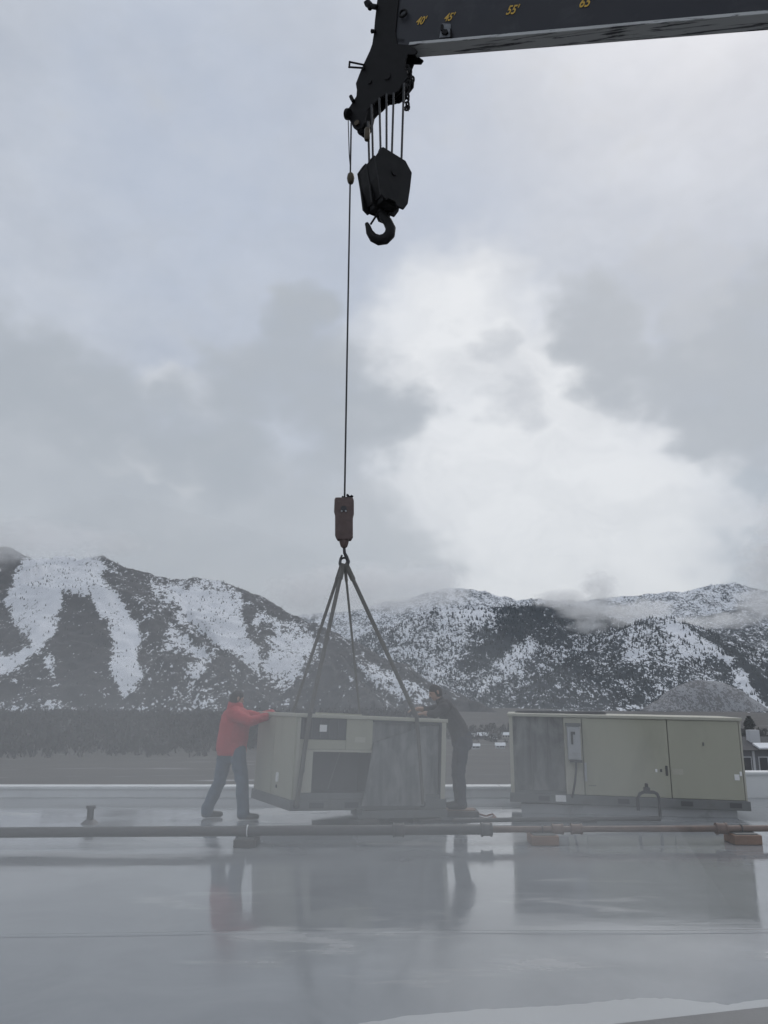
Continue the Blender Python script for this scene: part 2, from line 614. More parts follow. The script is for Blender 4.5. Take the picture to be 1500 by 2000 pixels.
def mountain_mat(name, brush, tree, snow=(0.74, 0.76, 0.80), tscale=0.05, tamt=0.5):
    m = bpy.data.materials.new(name)
    m.use_nodes = True
    q = NT(m.node_tree)
    b = m.node_tree.nodes['Principled BSDF']
    b.inputs['Roughness'].default_value = 0.9
    b.inputs['Specular IOR Level'].default_value = 0.1
    co = q.n('ShaderNodeTexCoord').outputs['Object']
    at = q.n('ShaderNodeAttribute', attribute_name='snow')
    s = at.outputs['Fac']
    n1 = q.noise(q.mapping(co, (1, .55, .8)), 0.012, 4, 0.65, 0.6)
    n2 = q.noise(q.mapping(co, (1, .5, .8)), tscale, 2, 0.6, 0.3)
    n3 = q.noise(q.mapping(co, (1, .5, .8)), tscale * 2.6, 2, 0.6)
    nn = q.math('ADD', q.math('ADD', q.math('MULTIPLY', n1, 0.32), q.math('MULTIPLY', n2, 0.34)), q.math('MULTIPLY', n3, 0.34))
    # snow lies where the cover attribute beats the noise
    x = q.math('SUBTRACT', s, q.map(nn, 0.37, 0.63))
    snowm = q.map(x, -0.07, 0.09, 0, 1, True)
    bc = q.mix(q.map(n1, 0.3, 0.7), tuple(c * 0.8 for c in brush), tuple(c * 1.25 for c in brush))
    bc = q.mix(q.map(n2, 0.5, 0.62, 0, tamt), bc, tree)
    c = q.mix(snowm, bc, snow)
    q.link(c, b.inputs['Base Color'])
    return m


def make_mountain(name, ridges, step, k, pad, material, snowpolys, default_snow, seed, rough_amp=1.0, fall=1.0, gul=1.0, smooth_sk=0.25):
    """height field under a set of ridge lines (photo px, px, distance)"""
    R3 = [np.array([at_y(a, b, d) for a, b, d in r]) for r in ridges]
    allp = np.vstack(R3)
    x0, x1 = allp[:, 0].min() - pad, allp[:, 0].max() + pad
    y0, y1 = allp[:, 1].min() - pad, allp[:, 1].max() + pad * 0.5
    nx, ny = int((x1 - x0) / step) + 1, int((y1 - y0) / step) + 1
    X, Y = np.meshgrid(np.linspace(x0, x1, nx), np.linspace(y0, y1, ny))
    wx = X + 60 * (fbm(X / 300, Y / 300, 3, k=seed) - 0.5)
    wy = Y + 60 * (fbm(X / 300 + 40, Y / 300 + 7, 3, k=seed + 1) - 0.5)
    H = np.full(X.shape, -200.0)
    for ri, P in enumerate(R3):
        best = np.full(X.shape, -1e9)
        bs = np.zeros(X.shape)
        bd = np.zeros(X.shape)
        acc = 0.0
        for i in range(len(P) - 1):
            a, b = P[i], P[i + 1]
            ab = b[:2] - a[:2]
            L2 = (ab ** 2).sum() + 1e-6
            t = np.clip(((wx - a[0]) * ab[0] + (wy - a[1]) * ab[1]) / L2, 0, 1)
            d = np.hypot(wx - a[0] - t * ab[0], wy - a[1] - t * ab[1])
            z = a[2] + (b[2] - a[2]) * t
            h = z - k * d ** fall * (100 ** (1 - fall))
            m = h > best
            best[m] = h[m]
            bs[m] = (acc + t * math.sqrt(L2))[m]
            bd[m] = d[m]
            acc += math.sqrt(L2)
        # gullies running down from the crest
        gx = bs / 190.0 + 0.25 * fbm(X / 90, Y / 90, 3, k=seed + 2)
        gl = ridged(gx + 13 * ri, bd / 900.0 + 3.1 * ri, 3, k=seed + 3) - 0.62
        best = best + gul * gl * np.clip(bd, 0, 260) * 0.30
        H = np.maximum(H, best) + smooth_sk * np.clip(18 - np.abs(H - best), 0, 18)
    dmin = np.hypot(X, Y)
    H = H + rough_amp * (26 * (ridged(X / 170, Y / 170, 5, k=seed) - 0.6) + 10 * (fbm(X / 40, Y / 40, 4, k=seed + 1) - 0.5))
    keep = H > ground_z(dmin) - 25
    H = np.maximum(H, ground_z(dmin) - 30)
    P = np.stack([X, Y, H], -1).reshape(-1, 3)
    px, py = proj(P)
    sn = default_snow if snowpolys is None else sample(snowpolys, px, py)
    sn = np.broadcast_to(sn, px.shape)
    idx = np.arange(nx * ny).reshape(ny, nx)
    kq = keep[:-1, :-1] | keep[1:, :-1] | keep[:-1, 1:] | keep[1:, 1:]
    q = np.stack([idx[:-1, :-1], idx[:-1, 1:], idx[1:, 1:], idx[1:, :-1]], -1)[kq]
    used = np.unique(q)
    rem = np.full(nx * ny, -1)
    rem[used] = np.arange(len(used))
    me = bpy.data.meshes.new(name)
    me.vertices.add(len(used))
    me.vertices.foreach_set('co', P[used].astype(np.float32).ravel())
    me.loops.add(q.size)
    me.loops.foreach_set('vertex_index', rem[q].astype(np.int32).ravel())
    me.polygons.add(len(q))
    me.polygons.foreach_set('loop_start', np.arange(0, q.size, 4, dtype=np.int32))
    me.update(calc_edges=True)
    me.shade_smooth()
    at = me.attributes.new('snow', 'FLOAT', 'POINT')
    at.data.foreach_set('value', np.ascontiguousarray(sn[used], dtype=np.float32))
    me.materials.append(material)
    ob = bpy.data.objects.new(name, me)
    COL.objects.link(ob)
    tag(ob, kind='structure')
    return P[used], sn[used]


snowA = raster([
    (0.22, [(-60, 1030), (1000, 1030), (1000, 1480), (-60, 1480)]),
    (0.0, [(0, 1060), (30, 1065), (45, 1110), (30, 1140), (-50, 1150), (-50, 1060)]),
    (1.0, [(45, 1085), (130, 1080), (200, 1085), (200, 1130), (232, 1165), (262, 1215), (272, 1250), (267, 1290), (282, 1318), (262, 1345), (240, 1372),
           (228, 1330), (213, 1310), (226, 1250), (204, 1212), (180, 1168), (122, 1155), (112, 1228), (88, 1258), (50, 1288), (20, 1308), (-50, 1335), (-50, 1290), (20, 1280),
           (70, 1258), (38, 1235), (10, 1180), (25, 1130)]),
    (0.75, [(85, 1280), (126, 1298), (116, 1325), (103, 1350), (105, 1325), (88, 1302)]),
    (0.5, [(130, 1228), (150, 1230), (190, 1290), (180, 1310), (160, 1270)]),
    (0.0, [(122, 1158), (170, 1165), (205, 1240), (215, 1300), (240, 1375), (120, 1370), (100, 1255), (115, 1220)]),
    (0.62, [(290, 1122), (350, 1136), (425, 1128), (470, 1160), (500, 1195), (560, 1212), (620, 1235), (620, 1290), (570, 1340), (545, 1350), (500, 1312), (440, 1277),
            (400, 1247), (350, 1212), (300, 1165)]),
    (1.0, [(330, 1150), (400, 1155), (452, 1170), (470, 1200), (520, 1230), (500, 1290), (440, 1262), (400, 1232), (360, 1195)]),
    (0.85, [(540, 1235), (605, 1245), (600, 1290), (560, 1320), (515, 1300)]),
    (0.15, [(470, 1175), (500, 1195), (490, 1225), (515, 1215), (535, 1235), (500, 1265), (480, 1240)]),
    (0.68, [(330, 1208), (352, 1230), (382, 1262), (418, 1280), (402, 1310), (372, 1350), (355, 1375), (372, 1320), (358, 1302), (384, 1286), (352, 1272), (322, 1262)]),
    (0.75, [(680, 1285), (740, 1305), (790, 1326), (840, 1345), (825, 1372), (780, 1366), (740, 1342), (700, 1312)]),
    (0.0, [(640, 1255), (690, 1270), (700, 1320), (740, 1360), (760, 1400), (600, 1400), (620, 1330)]),
    (0.0, [(700, 1262), (760, 1295), (830, 1325), (900, 1365), (1000, 1400), (1000, 1440), (860, 1430), (850, 1350), (780, 1320)]),
    (0.6, [(-50, 1372), (40, 1378), (110, 1362), (120, 1392), (-50, 1402)]),
    (0.5, [(235, 1378), (320, 1382), (420, 1365), (430, 1400), (230, 1400)]),
])
snowB = raster([
    (0.44, [(500, 1030), (1550, 1030), (1550, 1480), (500, 1480)]),
    (0.72, [(820, 1188), (900, 1182), (945, 1186), (950, 1215), (905, 1225), (840, 1215), (800, 1225), (770, 1240), (800, 1205)]),
    (0.60, [(790, 1230), (900, 1230), (930, 1240), (880, 1275), (905, 1320), (860, 1330), (780, 1290)]),
    (0.66, [(1000, 1270), (1050, 1240), (1060, 1262), (980, 1330), (940, 1365), (930, 1340)]),
    (0.10, [(1000, 1185), (1060, 1182), (1040, 1235), (960, 1290), (910, 1320), (905, 1290), (960, 1250)]),
    (0.18, [(1060, 1180), (1190, 1195), (1230, 1222), (1120, 1240), (1060, 1265), (1040, 1240)]),
    (0.28, [(960, 1340), (1100, 1290), (1260, 1300), (1260, 1350), (1250, 1420), (880, 1420)]),
    (0.64, [(1215, 1235), (1310, 1212), (1400, 1265), (1330, 1300), (1270, 1290), (1220, 1290)]),
    (0.95, [(1310, 1210), (1330, 1218), (1435, 1288), (1425, 1295), (1300, 1232)]),
    (0.9, [(1425, 1305), (1450, 1310), (1500, 1390), (1540, 1430), (1490, 1430), (1440, 1340)]),
    (0.0, [(1330, 1215), (1400, 1250), (1510, 1330), (1530, 1400), (1490, 1370), (1450, 1305), (1440, 1285)]),
])
mA = mountain_mat('brush_and_snow_slope', (0.060, 0.058, 0.060), (0.030, 0.034, 0.036), tscale=0.06, tamt=0.6)
mB = mountain_mat('forest_and_snow_slope', (0.021, 0.030, 0.038), (0.013, 0.020, 0.026), tscale=0.06, tamt=0.9)
mC = mountain_mat('frosted_knoll', (0.14, 0.138, 0.14), (0.12, 0.12, 0.12), snow=(0.31, 0.315, 0.33), tscale=0.10, tamt=0.4)

vA, sA = make_mountain('mountain', [
    [(-420, 1040, 3900), (-150, 1052, 3700), (0, 1068, 3500), (60, 1088, 3400), (130, 1090, 3300), (205, 1090, 3200), (250, 1112, 3220), (300, 1128, 3260), (365, 1135, 3300), (425, 1130, 3300), (470, 1158, 3250),
     (520, 1190, 3200), (580, 1210, 3120), (620, 1222, 3060), (700, 1266, 2900), (760, 1296, 2800), (820, 1328, 2650), (900, 1368, 2500), (1000, 1406, 2250)],
    [(208, 1096, 3170), (260, 1152, 3000), (340, 1212, 2800), (420, 1278, 2600), (500, 1336, 2450), (570, 1388, 2280)],
    [(110, 1100, 3250), (118, 1150, 3000), (110, 1225, 2750), (180, 1320, 2480), (230, 1392, 2250)],
    [(20, 1090, 3400), (0, 1200, 2850), (-60, 1300, 2500), (-120, 1392, 2200)],
    [(225, 1130, 3060), (235, 1230, 2700), (330, 1320, 2430), (370, 1392, 2220)],
    [(622, 1224, 3050), (655, 1262, 2850), (690, 1320, 2600), (740, 1385, 2300)],
    [(520, 1190, 3190), (490, 1235, 3020), (530, 1290, 2860)],
], 9.0, 0.52, 700, mA, snowA, 0.3, 0, rough_amp=1.9, gul=1.8)
vB, sB = make_mountain('mountain', [
    [(560, 1300, 5600), (700, 1252, 5000), (750, 1236, 4900), (800, 1210, 4800), (850, 1190, 4700), (900, 1185, 4700), (945, 1189, 4700), (1000, 1183, 4700), (1060, 1181, 4700), (1130, 1190, 4600), (1180, 1214, 4450), (1230, 1226, 4250),
     (1262, 1211, 4050), (1310, 1210, 3900), (1345, 1230, 3800), (1400, 1264, 3600), (1434, 1290, 3500), (1475, 1340, 3300), (1530, 1398, 3000)],
    [(850, 1190, 4680), (830, 1250, 4350), (850, 1320, 3900), (880, 1390, 3300)],
    [(1060, 1182, 4680), (1010, 1245, 4300), (950, 1310, 3900), (920, 1390, 3300)],
    [(940, 1190, 4680), (915, 1260, 4300), (900, 1340, 3700)],
    [(1262, 1212, 4040), (1150, 1280, 3750), (1060, 1350, 3400), (1020, 1400, 3100)],
    [(1310, 1212, 3890), (1260, 1290, 3550), (1230, 1350, 3300), (1180, 1400, 3000)],
], 10.0, 0.50, 600, mB, snowB, 0.4, 2, rough_amp=1.4, gul=1.4)
make_mountain('mountain', [
    [(1270, 1400, 2500), (1300, 1362, 2560), (1325, 1338, 2600), (1352, 1328, 2620), (1390, 1332, 2620), (1420, 1350, 2600), (1445, 1378, 2560), (1470, 1402, 2500)],
], 9.0, 0.55, 260, mC, None, 0.55, 4, rough_amp=0.5, gul=1.2, fall=1.7)
make_mountain('mountain', [
    [(480, 1225, 7200), (600, 1200, 7200), (680, 1192, 7200), (740, 1180, 7200), (800, 1168, 7200), (862, 1150, 7200), (905, 1147, 7200), (960, 1158, 7200), (1010, 1172, 7200), (1060, 1168, 7200), (1150, 1172, 7000), (1250, 1162, 6900), (1350, 1150, 6800), (1430, 1137, 6700),
     (1480, 1150, 6600), (1600, 1170, 6500)],
    [(1430, 1138, 6700), (1330, 1185, 6300), (1200, 1215, 5900)],
    [(700, 1195, 7200), (740, 1250, 6300)],
    [(862, 1152, 7200), (900, 1180, 6700), (1000, 1190, 6300)],
], 22.0, 0.5, 900, mB, None, 0.55, 1, rough_amp=1.6)
make_mountain('mountain', [
    [(1220, 1250, 5300), (1320, 1222, 5300), (1380, 1200, 5300), (1440, 1188, 5300), (1560, 1180, 5200)],
    [(1330, 1246, 4500), (1400, 1236, 4500), (1480, 1236, 4500), (1600, 1230, 4500)],
], 16.0, 0.45, 500, mB, None, 0.36, 3, rough_amp=1.2)


make_mountain('mountain', [
    [(930, 1416, 2200), (1010, 1398, 2500), (1080, 1384, 2700), (1150, 1380, 2700), (1250, 1386, 2600), (1330, 1394, 2400), (1450, 1390, 2300), (1600, 1384, 2300)],
], 12.0, 0.16, 500, mB, None, 0.34, 5, rough_amp=0.5, gul=.4)


# valley floor
def valley():
    rr = np.concatenate([np.linspace(0, 60, 4), np.geomspace(75, 16000, 46)])
    na = 120
    vs, fs = [], []
    for r in rr:
        for i in range(na):
            a = 2 * math.pi * i / na
            z = float(ground_z(r))
            vs.append((r * math.sin(a), r * math.cos(a), z))
    for j in range(len(rr) - 1):
        for i in range(na):
            i2 = (i + 1) % na
            fs.append((j * na + i, j * na + i2, (j + 1) * na + i2, (j + 1) * na + i))
    mb = MB()
    mb.v, mb.f = vs, fs
    m = bpy.data.materials.new('valley_fields')
    m.use_nodes = True
    q = NT(m.node_tree)
    b = m.node_tree.nodes['Principled BSDF']
    b.inputs['Roughness'].default_value = 0.95
    co = q.n('ShaderNodeTexCoord').outputs['Object']
    n1 = q.noise(q.mapping(co, (0.004, 0.012, 1)), 1.0, 5, 0.6)
    n2 = q.noise(q.mapping(co, (0.02, 0.10, 1)), 1.0, 5, 0.6)
    c = q.mix(q.map(n1, 0.35, 0.65), (0.036, 0.033, 0.031), (0.066, 0.058, 0.051))
    c = q.mix(q.map(n2, 0.62, 0.70, 0, .8), c, (0.45, 0.46, 0.48))
    c = q.mix(q.map(n2, 0.36, 0.28, 0, .8), c, (0.04, 0.042, 0.042))
    q.link(c, b.inputs['Base Color'])
    tag(mb.build('ground', m), kind='structure')


valley()


# conifers standing on the forested slopes and ridge lines: one mass nobody could count
def conifers(name, V, keepf, n, hmin, hmax, material, seed):
    r = np.random.default_rng(seed)
    px, py = proj(V)
    w = keepf(px, py, V).astype(float)
    w /= w.sum()
    ids = r.choice(len(V), n, p=w)
    base_ = V[ids] + np.c_[r.uniform(-6, 6, (n, 2)), np.full(n, -1.5)]
    h = r.uniform(hmin, hmax, n)
    wd = h * r.uniform(0.16, 0.26, n)
    vs = np.zeros((n, 9, 3))
    for k in range(4):
        a = k * math.pi / 2
        vs[:, k] = base_ + np.stack([wd * math.cos(a), wd * math.sin(a), h * 0.08], -1)
        vs[:, 4 + k] = base_ + np.stack([wd * .55 * math.cos(a + .7), wd * .55 * math.sin(a + .7), h * 0.5], -1)
    vs[:, 8] = base_ + np.stack([0 * h, 0 * h, h], -1)
    f = []
    for k in range(4):
        k2 = (k + 1) % 4
        f += [(k, k2, 4 + k), (k2, 4 + k2, 4 + k), (4 + k, 4 + k2, 8)]
    f = np.array(f)
    fs = (f[None] + 9 * np.arange(n)[:, None, None]).reshape(-1, 3)
    me = bpy.data.meshes.new(name)
    me.from_pydata(vs.reshape(-1, 3).tolist(), [], fs.tolist())
    me.materials.append(material)
    ob = bpy.data.objects.new(name, me)
    COL.objects.link(ob)
    return ob


m_con = mat('conifer_green', (0.018, 0.026, 0.030), 0.95, 0, 0.3, 0.02)
fo = conifers('conifer_forest', vB, lambda px, py, V: (py < 1405) & (px > 640) & (px < 1520) & (V[:, 2] > -20) & (np.random.default_rng(3).random(len(px)) < 0.15 + 0.85 * (1 - sB)), 9000, 11, 24, m_con, 5)
tag(fo, 'dark conifers dotted over the snowy slopes of the far right mountain', 'forest', kind='stuff')
fo = conifers('mountain_scrub', vA, lambda px, py, V: (py < 1400) & (px > -60) & (px < 1000) & (V[:, 2] > -20) & (sA < 0.9), 4500, 5, 11, mat('scrub_dark', (0.035, 0.036, 0.036), 0.95), 6)
tag(fo, 'dark scrub and small pines speckling the left mountain slopes', 'scrub', kind='stuff')


# woods on the valley floor: one far mass of bare crowns
def woodland():
    r = np.random.default_rng(21)
    vs, fs = [], []
    spots = []
    for i in range(1500):
        Y = r.uniform(300, 1700)
        px = r.uniform(-120, 830)
        spots.append((px, Y, r.uniform(4, 9) * (1 + Y / 1200)))
    for i in range(160):
        spots.append((r.uniform(830, 1010), r.uniform(520, 1100), r.uniform(3, 6)))
    for i in range(200):
        spots.append((r.uniform(1000, 1600), r.uniform(300, 900), r.uniform(4, 9)))
    for px, Y, h in spots:
        x = (px - 750) / F * Y
        z = float(ground_z(math.hypot(x, Y)))
        if 1000 < px < 1600 or px < 830:
            h = h * min(1.0, Y / 420)
        n = 46
        u = r.normal(0, 1, (n, 3))
        u /= np.linalg.norm(u, axis=1)[:, None]
        c = np.array([x, Y, z + h * .5]) + u * np.array([h * .5, h * .5, h * .5]) * r.random((n, 1)) ** .4
        t = r.normal(0, 1, (n, 3, 3)) * h * .11 * np.array([.8, .8, 1.5])
        o = len(vs)
        vs += (c[:, None] + t).reshape(-1, 3).tolist()
        fs += [(o + 3 * k, o + 3 * k + 1, o + 3 * k + 2) for k in range(n)]
    mb = MB()
    mb.v, mb.f = vs, fs
    ob = mb.build('woodland', mat('bare_woodland', (0.050, 0.047, 0.046), 0.95, 0, 0.45, 0.05))
    tag(ob, 'dark band of bare woods across the valley below the mountains', 'woodland', kind='stuff')


woodland()


# far houses in the valley
def far_house(px, Y, w, h, wall, roofm, label):
    x = (px - 750) / F * Y
    z = float(ground_z(math.hypot(x, Y)))
    t = thing('house', (x, Y, z), label, 'house', 'small far houses in the valley', rz=random.uniform(-.3, .3))
    MB().box((-w / 2, -w * .35, -0.5), (w / 2, w * .35, h)).build('wall', wall, t)
    r = MB()
    r.prism([(-w * .56, -w * .42, h - .05), (-w * .56, w * .42, h - .05), (-w * .56, 0, h + w * .3)], (w * 1.12, 0, 0))
    r.build('roof', roofm, t)
    for k in (-.28, .05, .3):
        MB().box((k * w - .5, -w * .35 - .08, h * .4), (k * w + .5, -w * .35 + .02, h * .8)).build('window', 'glass_d', t)


fh = [(912, 610, 7, 2.4, 'cream', 'snow', 'small cream house with snowy roof behind the worker in dark clothes'),
      (936, 640, 8, 2.2, 'house', 'snow', 'wide grey house with snowy roof at the foot of the brown hill'),
      (955, 620, 6, 2.6, 'trim', 'shingle', 'small white house with dark roof beyond the parapet'),
      (980, 650, 7, 2.4, 'cream', 'snow', 'cream house with snowy roof beside the tan air handler'),
      (922, 420, 4, 1.6, 'trim', 'snow', 'low white shed with snowy roof in the brown field'),
      (968, 440, 5, 1.5, 'trim', 'snow', 'long low white barn in the brown field')]
for a in fh:
    far_house(*a)


# grey house just past the right end of the roof
def grey_house():
    Y = 90.0
    p0 = at_y(1442, 1500, Y)
    x0 = p0[0]
    t = thing('house', (x0, Y, -10.0), 'grey two storey house with white window trim past the right parapet', 'house')
    wd, dp, eave = 13.0, 9.0, 6.35
    MB().box((0, 0, -.4), (wd, dp, eave)).build('wall', 'house', t)
    r = MB()
    r.prism([(-.5, -.6, eave - .1), (-.5, dp + .6, eave - .1), (-.5, dp / 2, eave + 1.1)], (wd + 1, 0, 0))
    rf = r.build('roof', 'shingle', t)
    MB().box((2.6, 2.2, eave + .2), (3.7, 3.2, eave + 1.9)).build('chimney', 'trim', rf)
    s = MB()
    s.prism([(2.2, -.66, eave + .0), (2.2, .9, eave + .42), (2.2, .9, eave + .6), (2.2, -.66, eave + .16)], (wd - 1.5, 0, 0))
    s.build('snow_patch', 'snow', rf)
    MB().box((-.1, -.12, 0), (.18, .02, eave - .2)).build('corner_board', 'trim', t)
    MB().box((1.62, -.14, 0), (1.86, .02, eave - .2)).build('corner_board', 'trim', t)
    for xx in (0.55, 2.35, 4.1, 6.0, 8.2):
        for zz in (1.0, 4.0):
            f = MB().box((xx - .1, -.1, zz - .1), (xx + .95, .02, zz + 1.55)).build('window', 'trim', t)
            MB().box((xx, -.13, zz), (xx + .85, -.05, zz + 1.45)).build('pane', 'glass_d', f)


grey_house()


def conifer_tree():
    Y = 96.0
    p = at_y(1462, 1400, Y)
    t = thing('conifer_tree', (p[0], Y, -10.0), 'tall dark conifer between the tan air handler and the grey house', 'tree')
    top = p[2] + 10
    MB().tube([(0, 0, -.3), (0, 0, top * .5), (0, 0, top * .96)], [.22, .14, .03], 8).build('trunk', 'wood_dark', t)
    r = np.random.default_rng(4)
    c = MB()
    for i in range(1500):
        u = r.random() ** 0.75
        z = 1.2 + (top - 1.2) * u
        R = (1 - u) ** 0.8 * 2.5 + .12
        R *= 0.75 + .35 * math.sin(z * 5 + r.uniform(-.5, .5))
        a = r.uniform(0, 2 * math.pi)
        rr_ = R * math.sqrt(r.uniform(.1, 1))
        pc = np.array([rr_ * math.cos(a), rr_ * math.sin(a), z - .25 * rr_])
        d = np.array([math.cos(a), math.sin(a), -.45])
        sd = np.array([-math.sin(a), math.cos(a), 0])
        l, wq = r.uniform(.35, .7), r.uniform(.12, .25)
        c.add([pc - d * l * .4 + sd * wq, pc - d * l * .4 - sd * wq, pc + d * l * .6, pc - np.array([0, 0, wq])], [(0, 1, 2), (0, 3, 2), (1, 3, 2)])
    c.build('crown', mat('conifer_needles', (0.017, 0.024, 0.022), 0.9, 0, 0.4, 1.5), t)


conifer_tree()

# ------------------------------------------------------------------ roof
roof = MB().box((-22, -9, -10.2), (20, 14.62, 0.0)).build('roof', 'roof')
tag(roof, kind='structure')
m_seam = M['seam'] = mat('membrane_seam', (0.34, 0.345, 0.35), 0.35, 0, 0.1, 2)
for Yv in (6.3, 13.1):
    sm = MB()
    n = 40
    for i in range(n):
        xa, xb = -21.5 + 41 * i / n, -21.5 + 41 * (i + 1) / n
        ya = Yv + .035 * math.sin(i * 1.3 + Yv) + .02 * xa
        yb = Yv + .035 * math.sin((i + 1) * 1.3 + Yv) + .02 * xb
        sm.add([(xa, ya - .045, .001), (xb, yb - .045, .001), (xb, yb - .03, .003), (xa, ya - .03, .003), (xb, yb + .03, .003), (xa, ya + .03, .003), (xb, yb + .045, .001), (xa, ya + .045, .001)],
               [(0, 1, 2, 3), (3, 2, 4, 5), (5, 4, 6, 7)])
    sm.build('membrane_seam', 'roof', roof)

def wavy(P, n=7, amp=1.6):
    out = []
    for i, (a, b) in enumerate(P):
        c, d = P[(i + 1) % len(P)]
        for k in range(n):
            t = k / n
            out.append((a + (c - a) * t + random.uniform(-amp, amp), b + (d - b) * t + random.uniform(-amp, amp)))
    return out


# sky reflection painted as a paler sheet; grey walk pad at near right
m_patch = mat('painted_sky_reflection', (0.43, 0.44, 0.445), 0.22, 0, 0.05, 1.5, 0.05, 5)
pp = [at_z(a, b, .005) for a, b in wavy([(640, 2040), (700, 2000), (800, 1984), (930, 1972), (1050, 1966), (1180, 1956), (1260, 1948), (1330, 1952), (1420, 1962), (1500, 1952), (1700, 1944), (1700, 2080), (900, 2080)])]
MB().prism(pp, (0, 0, -.003)).build('sky_reflection_patch', m_patch, roof)
pp = [at_z(a, b, .012) for a, b in ((1090, 2012), (1500, 1966), (1900, 1925), (2100, 2300), (900, 2300))]
tag(MB().prism(pp, (0, 0, -.006)).build('walk_pad', mat('grey_walk_pad', (0.17, 0.172, 0.175), 0.6, 0, 0.1, 3, 0.2, 60), None, tuple(pp[0])), 'grey walk pad lying on the pale wet membrane', 'walk pad')

# parapet
PY = 14.35
zl = at_y(250, 1537, PY)[2]
zr = at_y(1480, 1509, PY)[2]
xs = at_y(1380, 1509, PY)[0]
par = thing('parapet_wall', (0, PY, 0), 'low white parapet with pale cap flashing along the far roof edge', 'parapet')
w_ = MB()
w_.box((-22, 0, 0.002), (xs, .26, zl - .03))
w_.build('wall', 'parapet', par)
MB().box((xs, -.02, 0.002), (20, .26, zr - .03)).build('wall', 'parapet', par)
xx = -22.0
while xx < xs - .05:
    x2 = min(xx + 3.0, xs)
    MB().box((xx + .006, -.035, zl - .03), (x2 - .006, .30, zl + .012)).build('cap_flashing', 'cap', par, bevel=.004)
    xx = x2
xx = xs
while xx < 19.9:
    x2 = min(xx + 3.0, 20)
    MB().box((xx + .006, -.055, zr - .03), (x2 - .006, .30, zr + .012)).build('cap_flashing', 'cap', par, bevel=.004)
    xx = x2

# vent stub at left
p = at_z(175, 1608, 0)
vt = thing('roof_vent', (p[0], p[1], 0), 'short grey vent stub on the wet roof near the left parapet', 'vent')
MB().tube([(0, 0, 0.0), (0, 0, .05)], [.12, .06], 14).build('flashing_boot', 'pipe_grey', vt, smooth=True)
MB().tube([(0, 0, .04), (0, 0, .2)], .045, 14).build('stack', 'pipe_grey', vt, smooth=True)
MB().tube([(0, 0, .19), (0, 0, .23)], [.065, .06], 14).build('rim', 'pipe_grey', vt, smooth=True)

# ------------------------------------------------------------------ gas pipe on blocks across the roof
PZ = 0.155
pl = at_z(0, 1626, PZ)
pm = at_z(950, 1620, PZ)
pr = at_z(1500, 1618, PZ)


def pipe_at(px):
    """point of the pipe's axis seen at photo column px"""
    a, b = (pl, pm) if px < 950 else (pm, pr)
    pa = 0 if px < 950 else 950
    pb = 950 if px < 950 else 1500
    t = (px - pa) / (pb - pa)
    return a + (b - a) * t


gp = thing('gas_pipe', (pm[0], pm[1], 0), 'long thin rusty gas pipe running across the wet roof on blocks', 'pipe')
dl = (pl - pm) / np.linalg.norm(pl - pm)
dr = (pr - pm) / np.linalg.norm(pr - pm)
Lend = pm + dl * 19
Rend = pm + dr * 17
MB().tube([Lend, pm], .058, 16).build('pipe_run', 'pipe_grey', gp, (pm[0], pm[1], 0), smooth=True)
MB().tube([pm - dr * .05, Rend], .036, 14).build('pipe_run', 'pipe', gp, (pm[0], pm[1], 0), smooth=True)
for px, r_, mt in ((775, .072, 'pipe_grey'), (950, .072, 'pipe_grey'), (1088, .055, 'pipe'), (1125, .055, 'pipe'), (1408, .06, 'pipe')):
    c = pipe_at(px)
    d = dr if px > 950 else dl
    mb = MB().tube([c - d * .07, c - d * .05, c + d * .05, c + d * .07], [r_ * .8, r_, r_, r_ * .8], 14)
    mb.tube([c - d * .065, c - d * .045], r_ * 1.12, 14)
    mb.tube([c + d * .045, c + d * .065], r_ * 1.12, 14)
    mb.build('coupling', mt, gp, (pm[0], pm[1], 0), smooth=True)

for px, mt, lab, w in ((478, 'wood_dark', 'dark wet support block under the pipe by the red jacket worker', .26),
                       (1058, 'wood', 'brown wooden block under the pipe below the coil of the standing unit', .32),
                       (1447, 'wood', 'brown wooden block under the pipe below the right end of the standing unit', .32)):
    c = pipe_at(px)
    hb = PZ - (.058 if px < 950 else .036)
    sb = thing('support_block', (c[0], c[1] - .02, 0), lab, 'block', 'blocks carrying the gas pipe')
    MB().box((-w / 2, -.16, 0.001), (w / 2, .16, hb - .012)).build('timber', mt, sb, bevel=.008)
    MB().box((-w / 2 + .03, -.13, hb - .011), (w / 2 - .03, .13, hb)).build('pad', 'base', sb)
    r0 = .058 if px < 950 else .036
    st_ = MB().ring((0, .02, PZ), (1, 0, 0), r0 + .006, .007, 20, 6)
    st_.build('strap', 'cap' if px < 950 else 'dark_metal', sb)

# second smaller pipe that feeds the standing unit
a = at_z(885, 1603, .05)
b = at_z(1000, 1601, .05)
c = at_z(1290, 1599, .05)
fp = thing('feed_pipe', tuple(b * (1, 1, 0)), 'thin dark feed pipe lying in front of the standing unit with a riser loop', 'pipe')
org = tuple(b * (1, 1, 0))
MB().tube([a, b, c], .03, 12).build('pipe_run', 'pipe_grey', fp, org, smooth=True)
top = c + np.array([0, 0, .34])
lp = [c, c + (0, 0, .27), c + (-.02, 0, .32), c + (-.07, 0, .345), c + (-.2, .02, .345), c + (-.25, .03, .32), c + (-.28, .04, .26), c + (-.28, .05, .1)]
MB().tube(lp, .022, 10).build('riser_loop', 'dark_metal', fp, org, smooth=True)
MB().box(tuple(c + (-.2, -.03, .33)), tuple(c + (-.12, .03, .41))).build('valve', 'dark_metal', fp, org, bevel=.006)
MB().box(tuple(c + (-.17, -.045, .41)), tuple(c + (-.15, .045, .46))).build('valve_handle', 'black_mark', fp, org)
